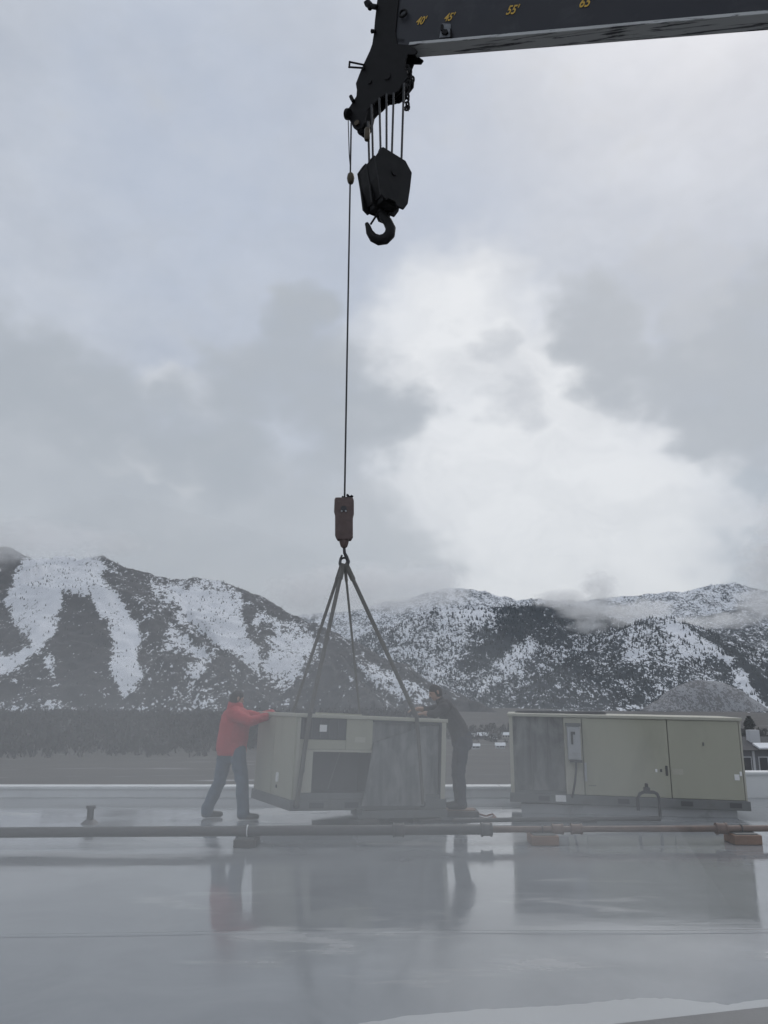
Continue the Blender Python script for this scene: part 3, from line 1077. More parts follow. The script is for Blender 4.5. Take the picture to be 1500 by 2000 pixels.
for px in (905, 1150):
    q_ = at_z(px, 1604, .0)
    MB().box((q_[0] - .1, q_[1] - .05, 0.001), (q_[0] + .1, q_[1] + .07, .022)).build('rest', 'wood_dark', fp, org)

# hose / cord lying near the worker at the right
pts = [at_z(px, py, .02) for px, py in ((925, 1592), (935, 1590), (950, 1594), (962, 1590), (968, 1596), (955, 1600), (938, 1599), (945, 1604))]
tag(MB().tube(pts, .014, 8).build('cord', mat('orange_brown_cord', (0.30, 0.14, 0.10), .6), None, tuple(pts[0]), smooth=True), 'short reddish cord lying on the roof by the feet of the worker in dark clothes', 'cord')

# ------------------------------------------------------------------ standing air handler (right)
U2 = at_y(999, 1556, 12.45)
YAW2 = -0.165
D2, H2 = 1.35, 1.255
L2 = min(np.linspace(3, 4, 200), key=lambda l: abs(proj(np.array([U2[0] + l * math.cos(YAW2), 12.45 + l * math.sin(YAW2), .8]))[0] - 1453))
SX = L2 / 3.52
u2 = thing('air_handler', (U2[0], 12.45, 0.0), 'tan rooftop air handler standing on its curb, intact, with grey disconnect box', 'air handler', 'rooftop air handlers', rz=YAW2, ry=0.0)
B0 = 0.165
TILT = 0.018


def tz(x, z):
    return z - TILT * x


def tilted(mb, tilt=TILT):
    if tilt == TILT:
        mb.v = [(v[0] * (SX if abs(v[0] - L2) > .04 else 1), v[1], v[2]) for v in mb.v]
    mb.v = [(v[0], v[1], v[2] - tilt * v[0]) for v in mb.v]
    return mb


cu = MB()
cu.box((.14, .08, 0.001), (L2 - .14, D2 - .08, B0 + .02 - TILT * L2 * .9))
cu.build('roof_curb', 'curb', u2)
tilted(MB().box((-.02, -.025, B0), (L2 + .03, D2 + .03, B0 + .13))).build('base_rail', 'base', u2, bevel=.006)
for xx in (.42, 1.62, 2.55, 3.25):
    tilted(MB().box((xx, -.032, B0 + .035), (xx + .17, -.022, B0 + .1))).build('fork_pocket', 'insul', u2)
tilted(MB().box((.68, -.034, B0 + .03), (.84, -.024, B0 + .12))).build('data_plate', 'white_label', u2)
zb, zt = B0 + .13, B0 + .13 + 1.10
# coil section
tilted(MB().box((.05, .05, zb), (.85, D2 - .05, zt))).build('coil', 'coil', u2)
tilted(MB().box((0.0, 0.0, zb), (.055, .07, zt))).build('corner_post', 'tan2', u2, bevel=.004)
tilted(MB().box((0.0, D2 - .07, zb), (.055, D2, zt))).build('corner_post', 'tan', u2)
tilted(MB().box((.056, .02, zb), (.84, .045, zb + .04))).build('coil_rail', 'base', u2)
tilted(MB().box((.33, .03, zb + .04), (.35, .048, zt - .005))).build('coil_strap', 'base', u2)
tilted(MB().box((.60, .03, zb + .04), (.615, .048, zt - .005))).build('coil_strap', 'base', u2)
# panels
edges = [(.855, 1.135, 'tan2'), (1.14, 2.43, 'tan'), (2.438, 3.49, 'tan')]
for xa, xb, mt in edges:
    tilted(MB().box((xa, 0.0, zb + .004), (xb - .004, D2 * .5, zt - .004))).build('panel', mt, u2, bevel=.006)
    tilted(MB().box((xa, D2 * .5 + .01, zb + .004), (xb - .004, D2, zt - .004))).build('panel', mt, u2, bevel=.006)
tilted(MB().box((3.493, -.004, zb), (L2, .06, zt))).build('corner_post', 'tan2', u2, bevel=.004)
tp = tilted(MB().box((-.025, -.03, zt), (L2 + .025, D2 + .03, zt + .045))).build('top_panel', 'tan2', u2, bevel=.01)
for xx in (.45, 1.15):
    fg = MB()
    for rr_ in (.1, .18, .26, .34):
        fg.ring((xx, D2 / 2, tz(xx, zt + .075)), (0, 0, 1), rr_, .006, 28, 6)
    for k in range(4):
        an = k * math.pi / 4
        fg.tube([(xx - .34 * math.cos(an), D2 / 2 - .34 * math.sin(an), tz(xx, zt + .075)), (xx + .34 * math.cos(an), D2 / 2 + .34 * math.sin(an), tz(xx, zt + .075))], .006, 6)
    fg.tube([(xx, D2 / 2, tz(xx, zt + .04)), (xx, D2 / 2, tz(xx, zt + .07))], .36, 32)
    fg.build('fan_guard', 'dark_metal', u2)
# disconnect
db = tilted(MB().box((.90, -.135, zb + .50), (1.10, -.001, zb + .98))).build('disconnect_box', 'grey_box', u2, bevel=.012)
tilted(MB().box((.885, -.15, zb + .98), (1.115, -.001, zb + 1.02))).build('rain_hood', 'base', db)
tilted(MB().box((.955, -.15, zb + .72), (.985, -.135, zb + .9))).build('handle', 'black_mark', db)
tilted(MB().box((.955, -.152, zb + .86), (1.02, -.135, zb + .9))).build('handle', 'black_mark', db)
tilted(MB().box((.92, -.15, zb + .465), (1.11, -.001, zb + .5))).build('knockout_rail', 'dark_metal', db)
cp = [(.955, -.08, zb + .46), (.955, -.09, zb + .38), (.93, -.1, zb + .2), (.90, -.08, zb + .06), (.88, -.03, zb - .03)]
MB().tube([(x, y, tz(x, z)) for x, y, z in cp], .016, 10).build('conduit', 'dark_metal', u2, smooth=True)
cp = [(1.09, -.04, zb + .46), (1.09, -.04, zb + .2)]
MB().tube([(x, y, tz(x, z)) for x, y, z in cp], .02, 10).build('conduit', 'grey_box', u2, smooth=True)
tilted(MB().box((2.36, -.012, zb + .31), (2.395, .002, zb + .45))).build('latch', 'black_mark', u2)
tilted(MB().box((2.28, -.012, zb + .36), (2.31, .002, zb + .40))).build('latch', 'black_mark', u2)
tilted(MB().box((2.21, -.008, zb + .355), (2.24, .002, zb + .40))).build('label', 'white_label', u2)
tilted(MB().box((2.46, -.008, zb + .33), (2.62, .002, zb + .41))).build('label', 'tan2', u2)
tilted(MB().box((2.94, -.008, zb + .74), (2.962, .002, zb + .79))).build('plug', 'base', u2)
tilted(MB().box((3.36, -.012, zb + .28), (3.43, .002, zb + .36))).build('label', 'white_label', u2)
tilted(MB().box((3.44, -.012, zb + .34), (3.47, .002, zb + .40))).build('label', 'white_label', u2)
for k in range(4):
    tilted(MB().box((1.2 + .03 * k, -.006, zb + .13), (1.215 + .03 * k, .002, zb + .145))).build('screw', 'dark_metal', u2)

# ------------------------------------------------------------------ air handler on the slings (left)
UX, UY, UZ, UYAW, UTILT = -1.20, 10.75, 0.255, 0.47, 0.045
L1, D1, H1 = 2.30, 1.55, 1.215
u1 = thing('air_handler', (UX, UY, UZ), 'tan rooftop air handler hanging in slings, panels off and its side opened', 'air handler', 'rooftop air handlers', rz=UYAW, ry=UTILT)
R1 = Matrix.Rotation(UYAW, 4, 'Z') @ Matrix.Rotation(UTILT, 4, 'Y')
T1 = Matrix.Translation((UX, UY, UZ)) @ R1


def u1w(x, y, z):
    return np.array(T1 @ Vector((x, y, z)))


bz = .13
MB().box((-.02, -.02, 0), (L1 + .02, D1 + .02, bz)).build('base_rail', 'base', u1, bevel=.006)
for xx in (.25, .75):
    MB().box((xx, -.028, .03), (xx + .2, -.018, .1)).build('fork_pocket', 'insul', u1)
# end panels (left end)
MB().box((0, .004, bz), (.03, D1 * .52, H1 - .05)).build('end_panel', 'tan', u1, bevel=.006)
MB().box((0, D1 * .53, bz), (.03, D1 - .004, H1 - .05)).build('end_panel', 'tan', u1, bevel=.006)
MB().box((-.012, .52, bz + .18), (.002, .60, bz + .30)).build('label', 'white_label', u1)
MB().box((-.012, .56, bz + .10), (.002, .60, bz + .14)).build('latch', 'black_mark', u1)
MB().box((.03, D1 - .03, bz), (L1 - .04, D1, H1 - .05)).build('back_panel', 'tan', u1)
MB().box((L1 - .04, .0, bz), (L1, D1, H1 - .05)).build('end_panel', 'tan', u1, bevel=.004)
MB().box((-.02, -.025, H1 - .05), (L1 + .02, D1 + .02, H1)).build('top_panel', 'tan2', u1, bevel=.008)
for k, (ya, za) in enumerate(((.5, .0), (1.05, 0))):
    MB().box((.55 + .5 * k, ya, H1), (.95 + .5 * k, ya + .2, H1 + .02)).build('top_hatch', 'tan', u1)
# front: corner strip, dark control opening, strip, opening, divider, coil
zt1 = H1 - .052
MB().box((0.031, 0, bz), (.075, .03, zt1)).build('corner_post', 'tan2', u1, bevel=.004)
MB().box((.077, .001, zt1 - .275), (.73, .03, zt1 - .0)).build('control_recess', 'insul', u1)
for k in range(5):
    MB().box((.10 + .125 * k, -.008, zt1 - .26), (.11 + .125 * k, .001, zt1 - .02)).build('mullion', 'dark_in', u1)
MB().box((.34, -.012, zt1 - .175), (.44, -.002, zt1 - .085)).build('label', 'white_label', u1)
MB().box((.735, 0, zt1 - .40), (1.13, .03, zt1)).build('panel', 'tan', u1, bevel=.005)
MB().box((.86, -.004, zt1 - .30), (1.02, .002, zt1 - .23)).build('label', 'tan2', u1)
MB().box((.077, .0, zt1 - .40), (.732, .03, zt1 - .28)).build('panel', 'tan', u1, bevel=.005)
MB().box((.077, -.004, bz + .09), (.27, .03, zt1 - .405)).build('panel', 'tan2', u1, bevel=.005)
MB().box((.13, -.012, bz + .34), (.16, -.002, bz + .5)).build('vent_slot', 'base', u1)
MB().box((.077, 0, bz), (1.13, .03, bz + .085)).build('sill', 'base', u1, bevel=.004)
MB().box((.275, .35, bz + .09), (1.13, .37, zt1 - .405)).build('inner_wall', 'dark_in', u1)
MB().box((.275, .03, bz + .06), (1.13, .35, bz + .085)).build('inner_floor', 'dark_in', u1)
MB().box((1.10, .03, bz + .09), (1.13, .35, zt1 - .41)).build('inner_side', 'insul', u1)
br = MB().tube([(.52, .05, bz + .12), (.68, .05, zt1 - .42)], .008, 6)
br.build('brace', 'base', u1)
MB().box((.27, -.006, zt1 - .43), (1.13, .02, zt1 - .402)).build('opening_lip', 'tan2', u1)
MB().box((1.135, .035, bz + .06), (L1 - .10, .09, zt1 - .03)).build('coil', 'coil', u1)
MB().box((1.135, -.01, zt1 - .028), (L1 - .09, .09, zt1)).build('coil_rail', 'dark_in', u1)
MB().box((1.135, -.005, bz), (L1 - .09, .09, bz + .058)).build('coil_rail', 'base', u1)
MB().box((L1 - .095, -.005, bz), (L1 - .075, .06, zt1)).build('coil_gap', 'insul', u1)
MB().box((L1 - .074, -.014, 0.02), (L1 - .002, .06, zt1)).build('corner_post', 'tan2', u1, bevel=.006)
# loose bent coil guard hanging in front of the coil, wider at its foot
cg = MB()
cg.add([(1.14, -.02, zt1 - .30), (1.95, -.03, zt1 - .05), (1.95, -.06, .05), (.95, -.10, .06), (1.05, -.06, bz + .3)], [(0, 1, 2, 3, 4)])
gd = cg.build('bent_coil_guard', 'coil', u1)
sd = gd.modifiers.new('thick', 'SOLIDIFY')
sd.thickness = .012
# lower skid under the condenser end
MB().box((.93, -.07, -.105), (L1 + .01, .10, -.004)).build('skid', 'base', u1, bevel=.006)
MB().box((.93, D1 - .15, -.105), (L1 + .01, D1, -.004)).build('skid', 'base', u1)
MB().box((.90, -.085, -.06), (.98, .1, .02)).build('skid_lug', 'dark_metal', u1)

# timbers under the landing unit
pb_ = at_z(727, 1607, 0)
uz_low = u1w(.93, 0, -.105)[2]
for (lx, ly, wq, lab) in ((1.06, .02, .30, 'dark timber block under the sling unit skid, clear of the pipe'),
                          (2.05, .02, .34, 'dark timber under the sling unit at its coil corner')):
    wv_ = u1w(lx, ly, -.105)
    tb = thing('dunnage_block', (wv_[0], wv_[1], 0), lab, 'timber', 'timbers under the hanging unit', rz=UYAW)
    hb = max(.03, wv_[2] - .012)
    MB().box((-wq / 2, -.14, .001), (wq / 2, .14, hb)).build('timber', 'wood_dark', tb, bevel=.008)
    MB().box((-wq / 2 + .02, -.145, hb * .4), (wq / 2 - .02, -.139, hb * .6)).build('split', 'black_mark', tb)
a = at_z(760, 1597, .02)
b = at_z(905, 1604, .02)
tag(MB().tube([a, b], .022, 8).build('loose_bar', 'dark_metal', None, tuple((a + b) / 2)), 'long dark bar lying on the roof below the hanging unit', 'bar')

# ------------------------------------------------------------------ slings
RING = at_y(672, 1099, 11.95)
EX = np.array([1.0, 0, 0])


def along(pt_fn, target_px):
    best = min(np.linspace(.02, L1 - .02, 200), key=lambda x: abs(proj(pt_fn(x))[0] - target_px))
    return best


slg = [(572, D1 + .03, True), (606, -.035, False), (703, D1 + .03, True), (814, -.035, False)]
for i, (tpx, ly, back) in enumerate(slg):
    lx = along(lambda x: u1w(x, ly, H1 + .012), tpx)
    topp = u1w(lx, ly, H1 + .012)
    dx = (-.14, -.12, .05, .12)[i]
    botp = u1w(min(max(lx + dx, .03), L1 - .05), ly - (.02 if not back else -.02), .07)
    lab = ['sling leg over the far left edge of the hanging unit', 'sling leg down the front left of the hanging unit past its dark vent',
           'thin sling leg over the far right edge of the hanging unit', 'sling leg to the right over the coil of the hanging unit by the bent worker'][i]
    st0 = RING + np.array([(-.05, -.02, .015, .05)[i], (.03, -.02, .03, -.02)[i], -.07])
    sg = thing('lifting_sling', tuple(RING), lab, 'sling', 'legs of the lifting sling')
    mid = [st0 + (topp - st0) * t for t in np.linspace(0, 1, 8)]
    rad = .030 if not back else .024
    if i == 2:
        rad = .018
    MB().tube(mid, rad, 10).build('upper_leg', 'sling', sg, tuple(RING), smooth=True)
    MB().tube([topp + (botp - topp) * t for t in np.linspace(0, 1, 4)], rad, 10).build('lower_leg', 'sling', sg, tuple(RING), smooth=True)
    MB().tube([st0 + (RING - st0) * 0.6, st0, st0 + (topp - st0) * .09], rad * 1.35, 10).build('eye_splice', 'sling', sg, tuple(RING), smooth=True)
    MB().ring(botp, (0, 1, 0), .035, .012, 18, 8).build('shackle', 'dark_metal', sg, tuple(RING), smooth=True)

# ------------------------------------------------------------------ crane boom
PA = at_y(800, 89, 11.9)            # near bottom edge of the boom, at the head
PB = at_y(1500, 28, 9.4)            # same edge where it leaves the picture
bd_ = (PB - PA) / np.linalg.norm(PB - PA)
bn_ = np.array([bd_[1], -bd_[0], 0.0])
bn_ /= np.linalg.norm(bn_)          # horizontal, towards the camera side
if bn_[1] > 0:
    bn_ = -bn_
bu_ = np.cross(bd_, -bn_)
if bu_[2] < 0:
    bu_ = -bu_
BW, BH = 0.27, 1.25
boom = thing('crane_boom', tuple(PA), 'dark telescopic crane boom with yellow length marks, reaching in from the right', 'crane boom')
O = tuple(PA)
END = 12.0 / .9


def bp(s, n, u):
    """point on the boom: s along it from the head, n towards the camera, u up"""
    return PA + bd_ * s + bn_ * n + bu_ * u


def bsec(mb, s0, s1, g_=0.0, ch=.10):
    prof = [(g_, .0 - g_ + .015), (g_, BH + g_ - ch), (-ch, BH + g_), (-BW + ch, BH + g_), (-BW - g_, BH + g_ - ch), (-BW - g_, .015 - g_)]
    poly = [bp(s0, n, u) for n, u in prof]
    mb.prism(poly, bd_ * (s1 - s0))
    return mb


bsec(MB(), -.62, 15.0).build('inner_section', 'boom', boom, O)
bsec(MB(), 15.0, 34.0, .07).build('middle_section', 'boom', boom, O)
bsec(MB(), 34.0, 56.0, .14).build('outer_section', 'boom', boom, O)
bt = MB()
bt.prism([bp(.02, .022, -.012), bp(.02, .022, .013), bp(.02, -BW - .02, .013), bp(.02, -BW - .02, -.012)], bd_ * 14.9)
bt.build('underside_plate', 'boom_bottom', boom, O)
MB().prism([bp(0, .03, -.008), bp(0, .03, .045), bp(0, .0, .045), bp(0, .0, -.008)], bd_ * 14.9).build('lower_flange', 'boom_bottom', boom, O)
# crane slewing bed carrying the boom foot, out of the picture
ft = bp(55.0, -BW / 2, .3)
tb = MB().box((ft[0] - 3, ft[1] - 2.5, -10.2), (ft[0] + 4, ft[1] + 2.5, max(-6.5, ft[2])))
tb.build('slewing_bed', 'boom', boom, O, bevel=.1)


def on_boom(px, py, n=0.0):
    """the pixel's point on the boom's vertical side plane"""
    r = ray(px, py)
    q0 = PA + bn_ * n
    t = np.dot(q0 - CAM, bn_) / np.dot(r, bn_)
    return CAM + r * t


outl = [(742, -40), (738, -10), (735, 15), (732, 42), (730, 66), (727, 86), (722, 100), (713, 119), (705, 137), (700, 150), (695, 163), (697, 176), (696, 188), (690, 197), (684, 207), (676, 217),
        (675, 226), (681, 233), (686, 240), (690, 249), (697, 254), (705, 250), (712, 238), (717, 215), (724, 207), (734, 199), (742, 190), (752, 184), (766, 184), (776, 178), (785, 165), (795, 152), (796, 141),
        (791, 130), (792, 116), (796, 106), (810, 106), (815, 99), (800, 88), (776, 86), (772, 62), (776, 20), (782, -40)]
for nn, of in ((.03, 0), (-BW - .03, 0)):
    if of == 0 and nn > 0:
        pts = [on_boom(a, b, nn) for a, b in outl]
    else:
        # same plate, set back across the boom's width
        pts = [on_boom(a, b, .03) + bn_ * (nn - .03) + np.array([-.03, 0, .08]) for a, b in outl]
    MB().prism(pts, -bn_ * .035).build('head_plate', 'black', boom, O)


def sheave(px, py, rpx, name='sheave', n=-.2, w=.3):
    c = on_boom(px, py, .03) + bn_ * (n - .03)
    s_ = MB()
    r_ = rpx / 112.0
    k = max(1, int(w / .07))
    for i in range(k):
        cc = c + bn_ * ((i + .5) / k - .5) * w
        s_.disc(cc, bn_, r_, .02, 28)
        s_.disc(cc + bn_ * .02, bn_, r_ * .86, .03, 28)
    s_.build(name, 'black', boom, O, smooth=True)
    MB().disc(c, bn_, r_ * .22, w + .2, 14).build('pin', 'black', boom, O, smooth=True)


sheave(757, 150, 34)
sheave(722, 160, 25)
sheave(699, 236, 15, w=.12)
MB().disc(on_boom(697, 240, .06), bn_, .05, .03, 16).build('pin', 'brass', boom, O)
wb = MB()
for (x0, y0, x1, y1) in ((740, 30, 770, 34), (735, 75, 790, 80), (716, 125, 780, 130)):
    a, b = on_boom(x0, y0, .0), on_boom(x1, y1, .0)
    wb.obox(a, (b - a), -bn_, np.array([0, 0, 1.0]), (0, 0, -.04), (1, BW, .04))
wb.build('cross_brace', 'black', boom, O)
# loop bracket, lamp, knobs
br = MB()
for (x0, y0, x1, y1) in ((683, 121, 712, 127), (681, 131, 712, 133), (683, 120, 682, 132)):
    br.tube([on_boom(x0, y0, .06), on_boom(x1, y1, .06)], .018, 8)
br.build('loop_bracket', 'black', boom, O)
lm = MB()
lm.tube([on_boom(736, 14, .06), on_boom(724, 12, .06)], .05, 10)
lm.tube([on_boom(724, 12, .06), on_boom(718, 6, .06), on_boom(713, 9, .06)], [.06, .07, .05], 10)
lm.tube([on_boom(722, 18, .06), on_boom(724, 10, .06)], .04, 10)
lm.build('head_lamp', 'black', boom, O)
MB().tube([on_boom(733, 61, .06), on_boom(726, 61, .06)], [.03, .04], 10).build('knob', 'black', boom, O)
MB().tube([on_boom(690, 198, .06), on_boom(685, 188, .06), on_boom(687, 193, .06)], .035, 8).build('rope_guide', 'black', boom, O)
MB().tube([on_boom(682, 223, .08), on_boom(677, 223, .08)], .10, 14).build('nose_roller', 'black', boom, O)
MB().ring(on_boom(787, 26, .06), bn_, .07, .022, 18, 8).build('rope_eye', 'black', boom, O)
ch = MB()
prev = None
for i, (a, b) in enumerate([(795, 132), (801, 140), (799, 148), (806, 155), (797, 163), (797, 172), (794, 180), (796, 188), (794, 196), (796, 204), (795, 211)]):
    ch.ring(on_boom(a, b, .02), bd_ if i % 2 else bn_, .045, .018, 12, 6)
ch.build('hanging_chain', 'black', boom, O)
ch = MB()
for dx_, dy_ in ((-4, 5), (0, 7), (5, 4), (3, 7)):
    ch.tube([on_boom(795, 210, .02), on_boom(795 + dx_, 210 + dy_, .02)], .008, 5)
ch.build('frayed_end', 'black', boom, O)
# scuffed lug below the 45' mark
MB().prism([on_boom(a, b, .018) for a, b in ((864, 46), (880, 47), (882, 72), (858, 74))], bn_ * .006).build('scuffed_patch', 'scuff', boom, O)
lg = MB()
lg.prism([on_boom(a, b, .02) for a, b in ((862, 51), (866, 49), (867, 59), (862, 62))], bn_ * .03)
lg.prism([on_boom(a, b, .02) for a, b in ((864, 68), (867, 61), (875, 61), (876, 66), (872, 70))], bn_ * .05)
lg.prism([on_boom(a, b, .02) for a, b in ((880, 58), (882, 58), (883, 74), (880, 74))], bn_ * .03)
lg.build('lug', 'black', boom, O)
# length marks
dg0 = bpy.context.evaluated_depsgraph_get()
for body, px, py, hpx in (("40'", 822, 41, 19), ("45'", 877, 34, 19), ("55'", 1000, 20, 22), ("65'", 1144, 5, 24)):
    c = on_boom(px, py, .008)
    cu_ = bpy.data.curves.new('length_mark', 'FONT')
    cu_.body = body
    cu_.shear = .2
    cu_.align_x = 'CENTER'
    cu_.align_y = 'CENTER'
    dep = np.dot(c - CAM, (0, CT, ST))
    cu_.size = hpx / F * dep * 1.25
    cu_.offset = 0.004
    cu_.extrude = .002
    ob = bpy.data.objects.new('length_mark_source', cu_)
    COL.objects.link(ob)
    bpy.context.view_layer.update()
    me = bpy.data.meshes.new_from_object(ob.evaluated_get(bpy.context.evaluated_depsgraph_get()))
    bpy.data.objects.remove(ob)
    me.materials.clear()
    me.materials.append(M['yellow'])
    mo = bpy.data.objects.new('length_mark', me)
    COL.objects.link(mo)
    mo.parent = boom
    # text runs along the boom, facing the camera side
    Mx = Matrix(((bd_[0] * .72, bu_[0], bn_[0], c[0] - PA[0]), (bd_[1] * .72, bu_[1], bn_[1], c[1] - PA[1]), (bd_[2] * .72, bu_[2], bn_[2], c[2] - PA[2]), (0, 0, 0, 1)))
    mo.matrix_local = Mx

# ------------------------------------------------------------------ hoist ropes, hook block
HB = at_y(751, 319, 11.55)           # top middle of the hook block
hy = np.array([math.sin(.62), -math.cos(.62), 0])     # face direction of the wide cheek: towards camera, turned right
hx = np.array([math.cos(.62), math.sin(.62), 0])
hz = np.array([0, 0, 1.0])
hb = thing('hook_block', tuple(HB - hz * 1.95), 'big black multi-sheave hook block hanging idle under the boom head', 'hook block')
OB = tuple(HB - hz * 1.95)
prof = [(-.22, .05), (.24, -.01), (.37, -.18), (.33, -.50), (.28, -.80), (.20, -.93), (.06, -.93), (.02, -.86), (-.12, -.86), (-.16, -.90), (-.26, -.84), (-.31, -.50), (-.37, -.20), (-.27, -.02)]
TH_ = .50
for k in (0, 1, 2):
    off = (.5 - k * .5) * TH_
    MB().prism([HB + hx * a + hz * b + hy * (off + .02) for a, b in prof], -hy * .04).build('cheek_plate', 'block', hb, OB, bevel=.008)
sp = MB()
for k in range(4):
    sp.disc(HB - hz * .34 + hy * (-.19 + .127 * k), hy, .29, .08, 28)
sp.build('sheave', 'black', hb, OB, smooth=True)
MB().disc(HB - hz * .34, hy, .06, TH_ + .08, 16).build('pin', 'block', hb, OB, smooth=True)
gprof = [(-.36, -.20), (-.30, -.50), (-.19, -.79), (-.17, -.79), (-.27, -.50), (-.33, -.20)]
MB().prism([HB + hx * a + hz * b - hy * TH_ / 2 for a, b in gprof], hy * TH_).build('side_guard', 'block', hb, OB)
MB().prism([HB + hx * -a + hz * b - hy * TH_ / 2 for a, b in gprof], hy * TH_).build('side_guard', 'block', hb, OB)
MB().obox(HB, hx, hy, hz, (-.17, -TH_ / 2 + .06, -.88), (.17, TH_ / 2 - .06, -.72)).build('trunnion', 'block', hb, OB, bevel=.02)
cl = MB()
cl.ring(HB - hx * .22 - hz * .0 + hy * .2, hx, .05, .018, 14, 6)
cl.build('becket', 'black', hb, OB)
hk = MB()
hcen = HB - hz * 1.0
YH = HB[1]


def hp(px, py):
    return at_y(px, py, YH)


hpts = [hp(744, 405), hp(745, 416), hp(748, 424), (hp(757, 433)), hp(763, 446), hp(761, 458), hp(752, 467), hp(740, 469), hp(729, 464), hp(722, 454), hp(719, 443), hp(716, 436)]
px2m = 1 / 111.0
hk.tube([hpts[0], hpts[1]], 7 * px2m, 14)
hk.tube(hpts[1:], [x * px2m for x in (6, 7.5, 8.8, 9.6, 10, 10, 9.5, 8.5, 6.8, 5, 3.4)], 12)
hk.build('hook', 'block', hb, OB, smooth=True)
MB().tube([hp(737, 418), hp(724, 438)], .018, 8).build('safety_latch', 'black', hb, OB)

ropes = [((719, 238), (722, 346), -.02), ((726, 205), (729, 335), -.10), ((741, 192), (743.5, 300), -.2), ((755, 184), (755, 306), -.28), ((769, 182), (765, 312), -.36), ((789, 163), (784, 316), -.20)]
hr = thing('hoist_rope', tuple(HB), 'bundle of hoist rope falls between the boom head and the big hook block', 'rope')
for k, (a, b, n) in enumerate(ropes):
    A = on_boom(a[0], a[1], .03) + bn_ * (n)
    A = A + 0
    B = at_y(b[0], b[1], YH)
    # keep the fall plumb across the line of sight: same distance top and bottom within the sheave width
    A = at_y(a[0], a[1], YH + (A[1] - YH) * .4)
    MB().tube([A, B], .019, 8).build('rope_fall', 'rope', hr, tuple(HB), smooth=True)
A2 = at_y(717, 262, YH)
ab = thing('limit_weight', tuple(A2), 'small dark limit switch weight hung beside the hoist ropes of the hook block', 'weight', 'limit switch weights')
MB().tube([A2 + hz * .12, A2 + hz * .09, A2 - hz * .10, A2 - hz * .12], [.03, .048, .048, .04], 14).build('weight', 'brass', ab, tuple(A2), smooth=True)
MB().tube([at_y(716, 236, YH), A2 + hz * .1], .008, 6).build('chain', 'black', ab, tuple(A2))

# whip line and overhaul weight
YW = 11.95
W0 = at_y(686, 240, YW)
W1 = at_y(673, 972, YW)
wl = MB().tube([W0, W1], .0145, 8).build('whip_line', 'rope', None, tuple(W0), smooth=True)
tag(wl, 'long single wire rope from the boom nose down to the rusty overhaul weight', 'rope')
A3 = at_y(685, 348, YW)
ab = thing('limit_weight', tuple(A3), 'small brass coloured limit switch ball threaded on the long single rope', 'weight', 'limit switch weights')
MB().tube([A3 + hz * .10, A3 + hz * .07, A3, A3 - hz * .07, A3 - hz * .10], [.03, .055, .066, .055, .04], 14).build('weight', 'brass', ab, tuple(A3), smooth=True)
MB().tube([at_y(680, 232, YW), at_y(682, 300, YW), A3 + hz * .08], .008, 6).build('chain', 'black', ab, tuple(A3))

OW = at_y(672, 1066, YW)
ow = thing('overhaul_weight', tuple(OW), 'rusty brown overhaul block with small hook above the sling ring', 'hook block')


def wp(px, py):
    return at_y(px, py, YW)


cheek = [(654, 978), (656, 974), (689, 974), (691, 978), (691, 1002), (689, 1010), (689, 1048), (685, 1055), (659, 1055), (655, 1048), (655, 1010), (653, 1002)]
MB().prism([wp(a, b) + (0, -.09, 0) for a, b in cheek], (0, .06, 0)).build('cheek_plate', 'rust', ow, tuple(OW), bevel=.008)
MB().prism([wp(a, b) + (0, .03, 0) for a, b in cheek], (0, .06, 0)).build('cheek_plate', 'rust', ow, tuple(OW), bevel=.008)
inn = [(657, 1000), (688, 1000), (688, 1050), (657, 1050)]
MB().prism([wp(a, b) + (0, -.03, 0) for a, b in inn], (0, .06, 0)).build('ballast', 'rust', ow, tuple(OW))
MB().disc(wp(672, 1000), (0, 1, 0), .10, .05, 24).build('sheave', 'dark_metal', ow, tuple(OW), smooth=True)
for px in (668, 676):
    MB().disc(wp(px, 1001) + (0, -.095, 0), (0, 1, 0), .014, .02, 12).build('bolt', 'grey_box', ow, tuple(OW))
MB().disc(wp(672, 996) + (0, -.095, 0), (0, 1, 0), .045, .016, 18).build('pin', 'dark_metal', ow, tuple(OW))
ct = MB()
for px, py in ((671, 970), (680, 966), (688, 968)):
    ct.tube([wp(px - 2, py + 3), wp(px, py)], [.02, .026], 8)
ct.tube([wp(673, 973), wp(688, 969)], .016, 8)
ct.build('rope_clamp', 'black', ow, tuple(OW))
MB().tube([wp(672, 1054), wp(672, 1060), wp(672, 1068), wp(672, 1070)], [.075, .07, .05, .03], 16).build('swivel', 'rust', ow, tuple(OW), smooth=True)
MB().tube([wp(672, 1068), wp(673, 1080), wp(677, 1088), wp(680, 1097), wp(676, 1105), wp(669, 1106), wp(664, 1100), wp(665, 1092), wp(668, 1084)],
          [.022, .024, .028, .032, .032, .030, .026, .02, .014], 12).build('hook', 'dark_metal', ow, tuple(OW), smooth=True)
rg = MB().ring(RING + (0, 0, .0), (.35, .93, 0), .075, .017, 28, 10).build('sling_ring', 'dark_metal', None, tuple(RING), smooth=True)
tag(rg, 'steel master ring gathering the four sling legs below the small hook', 'ring')


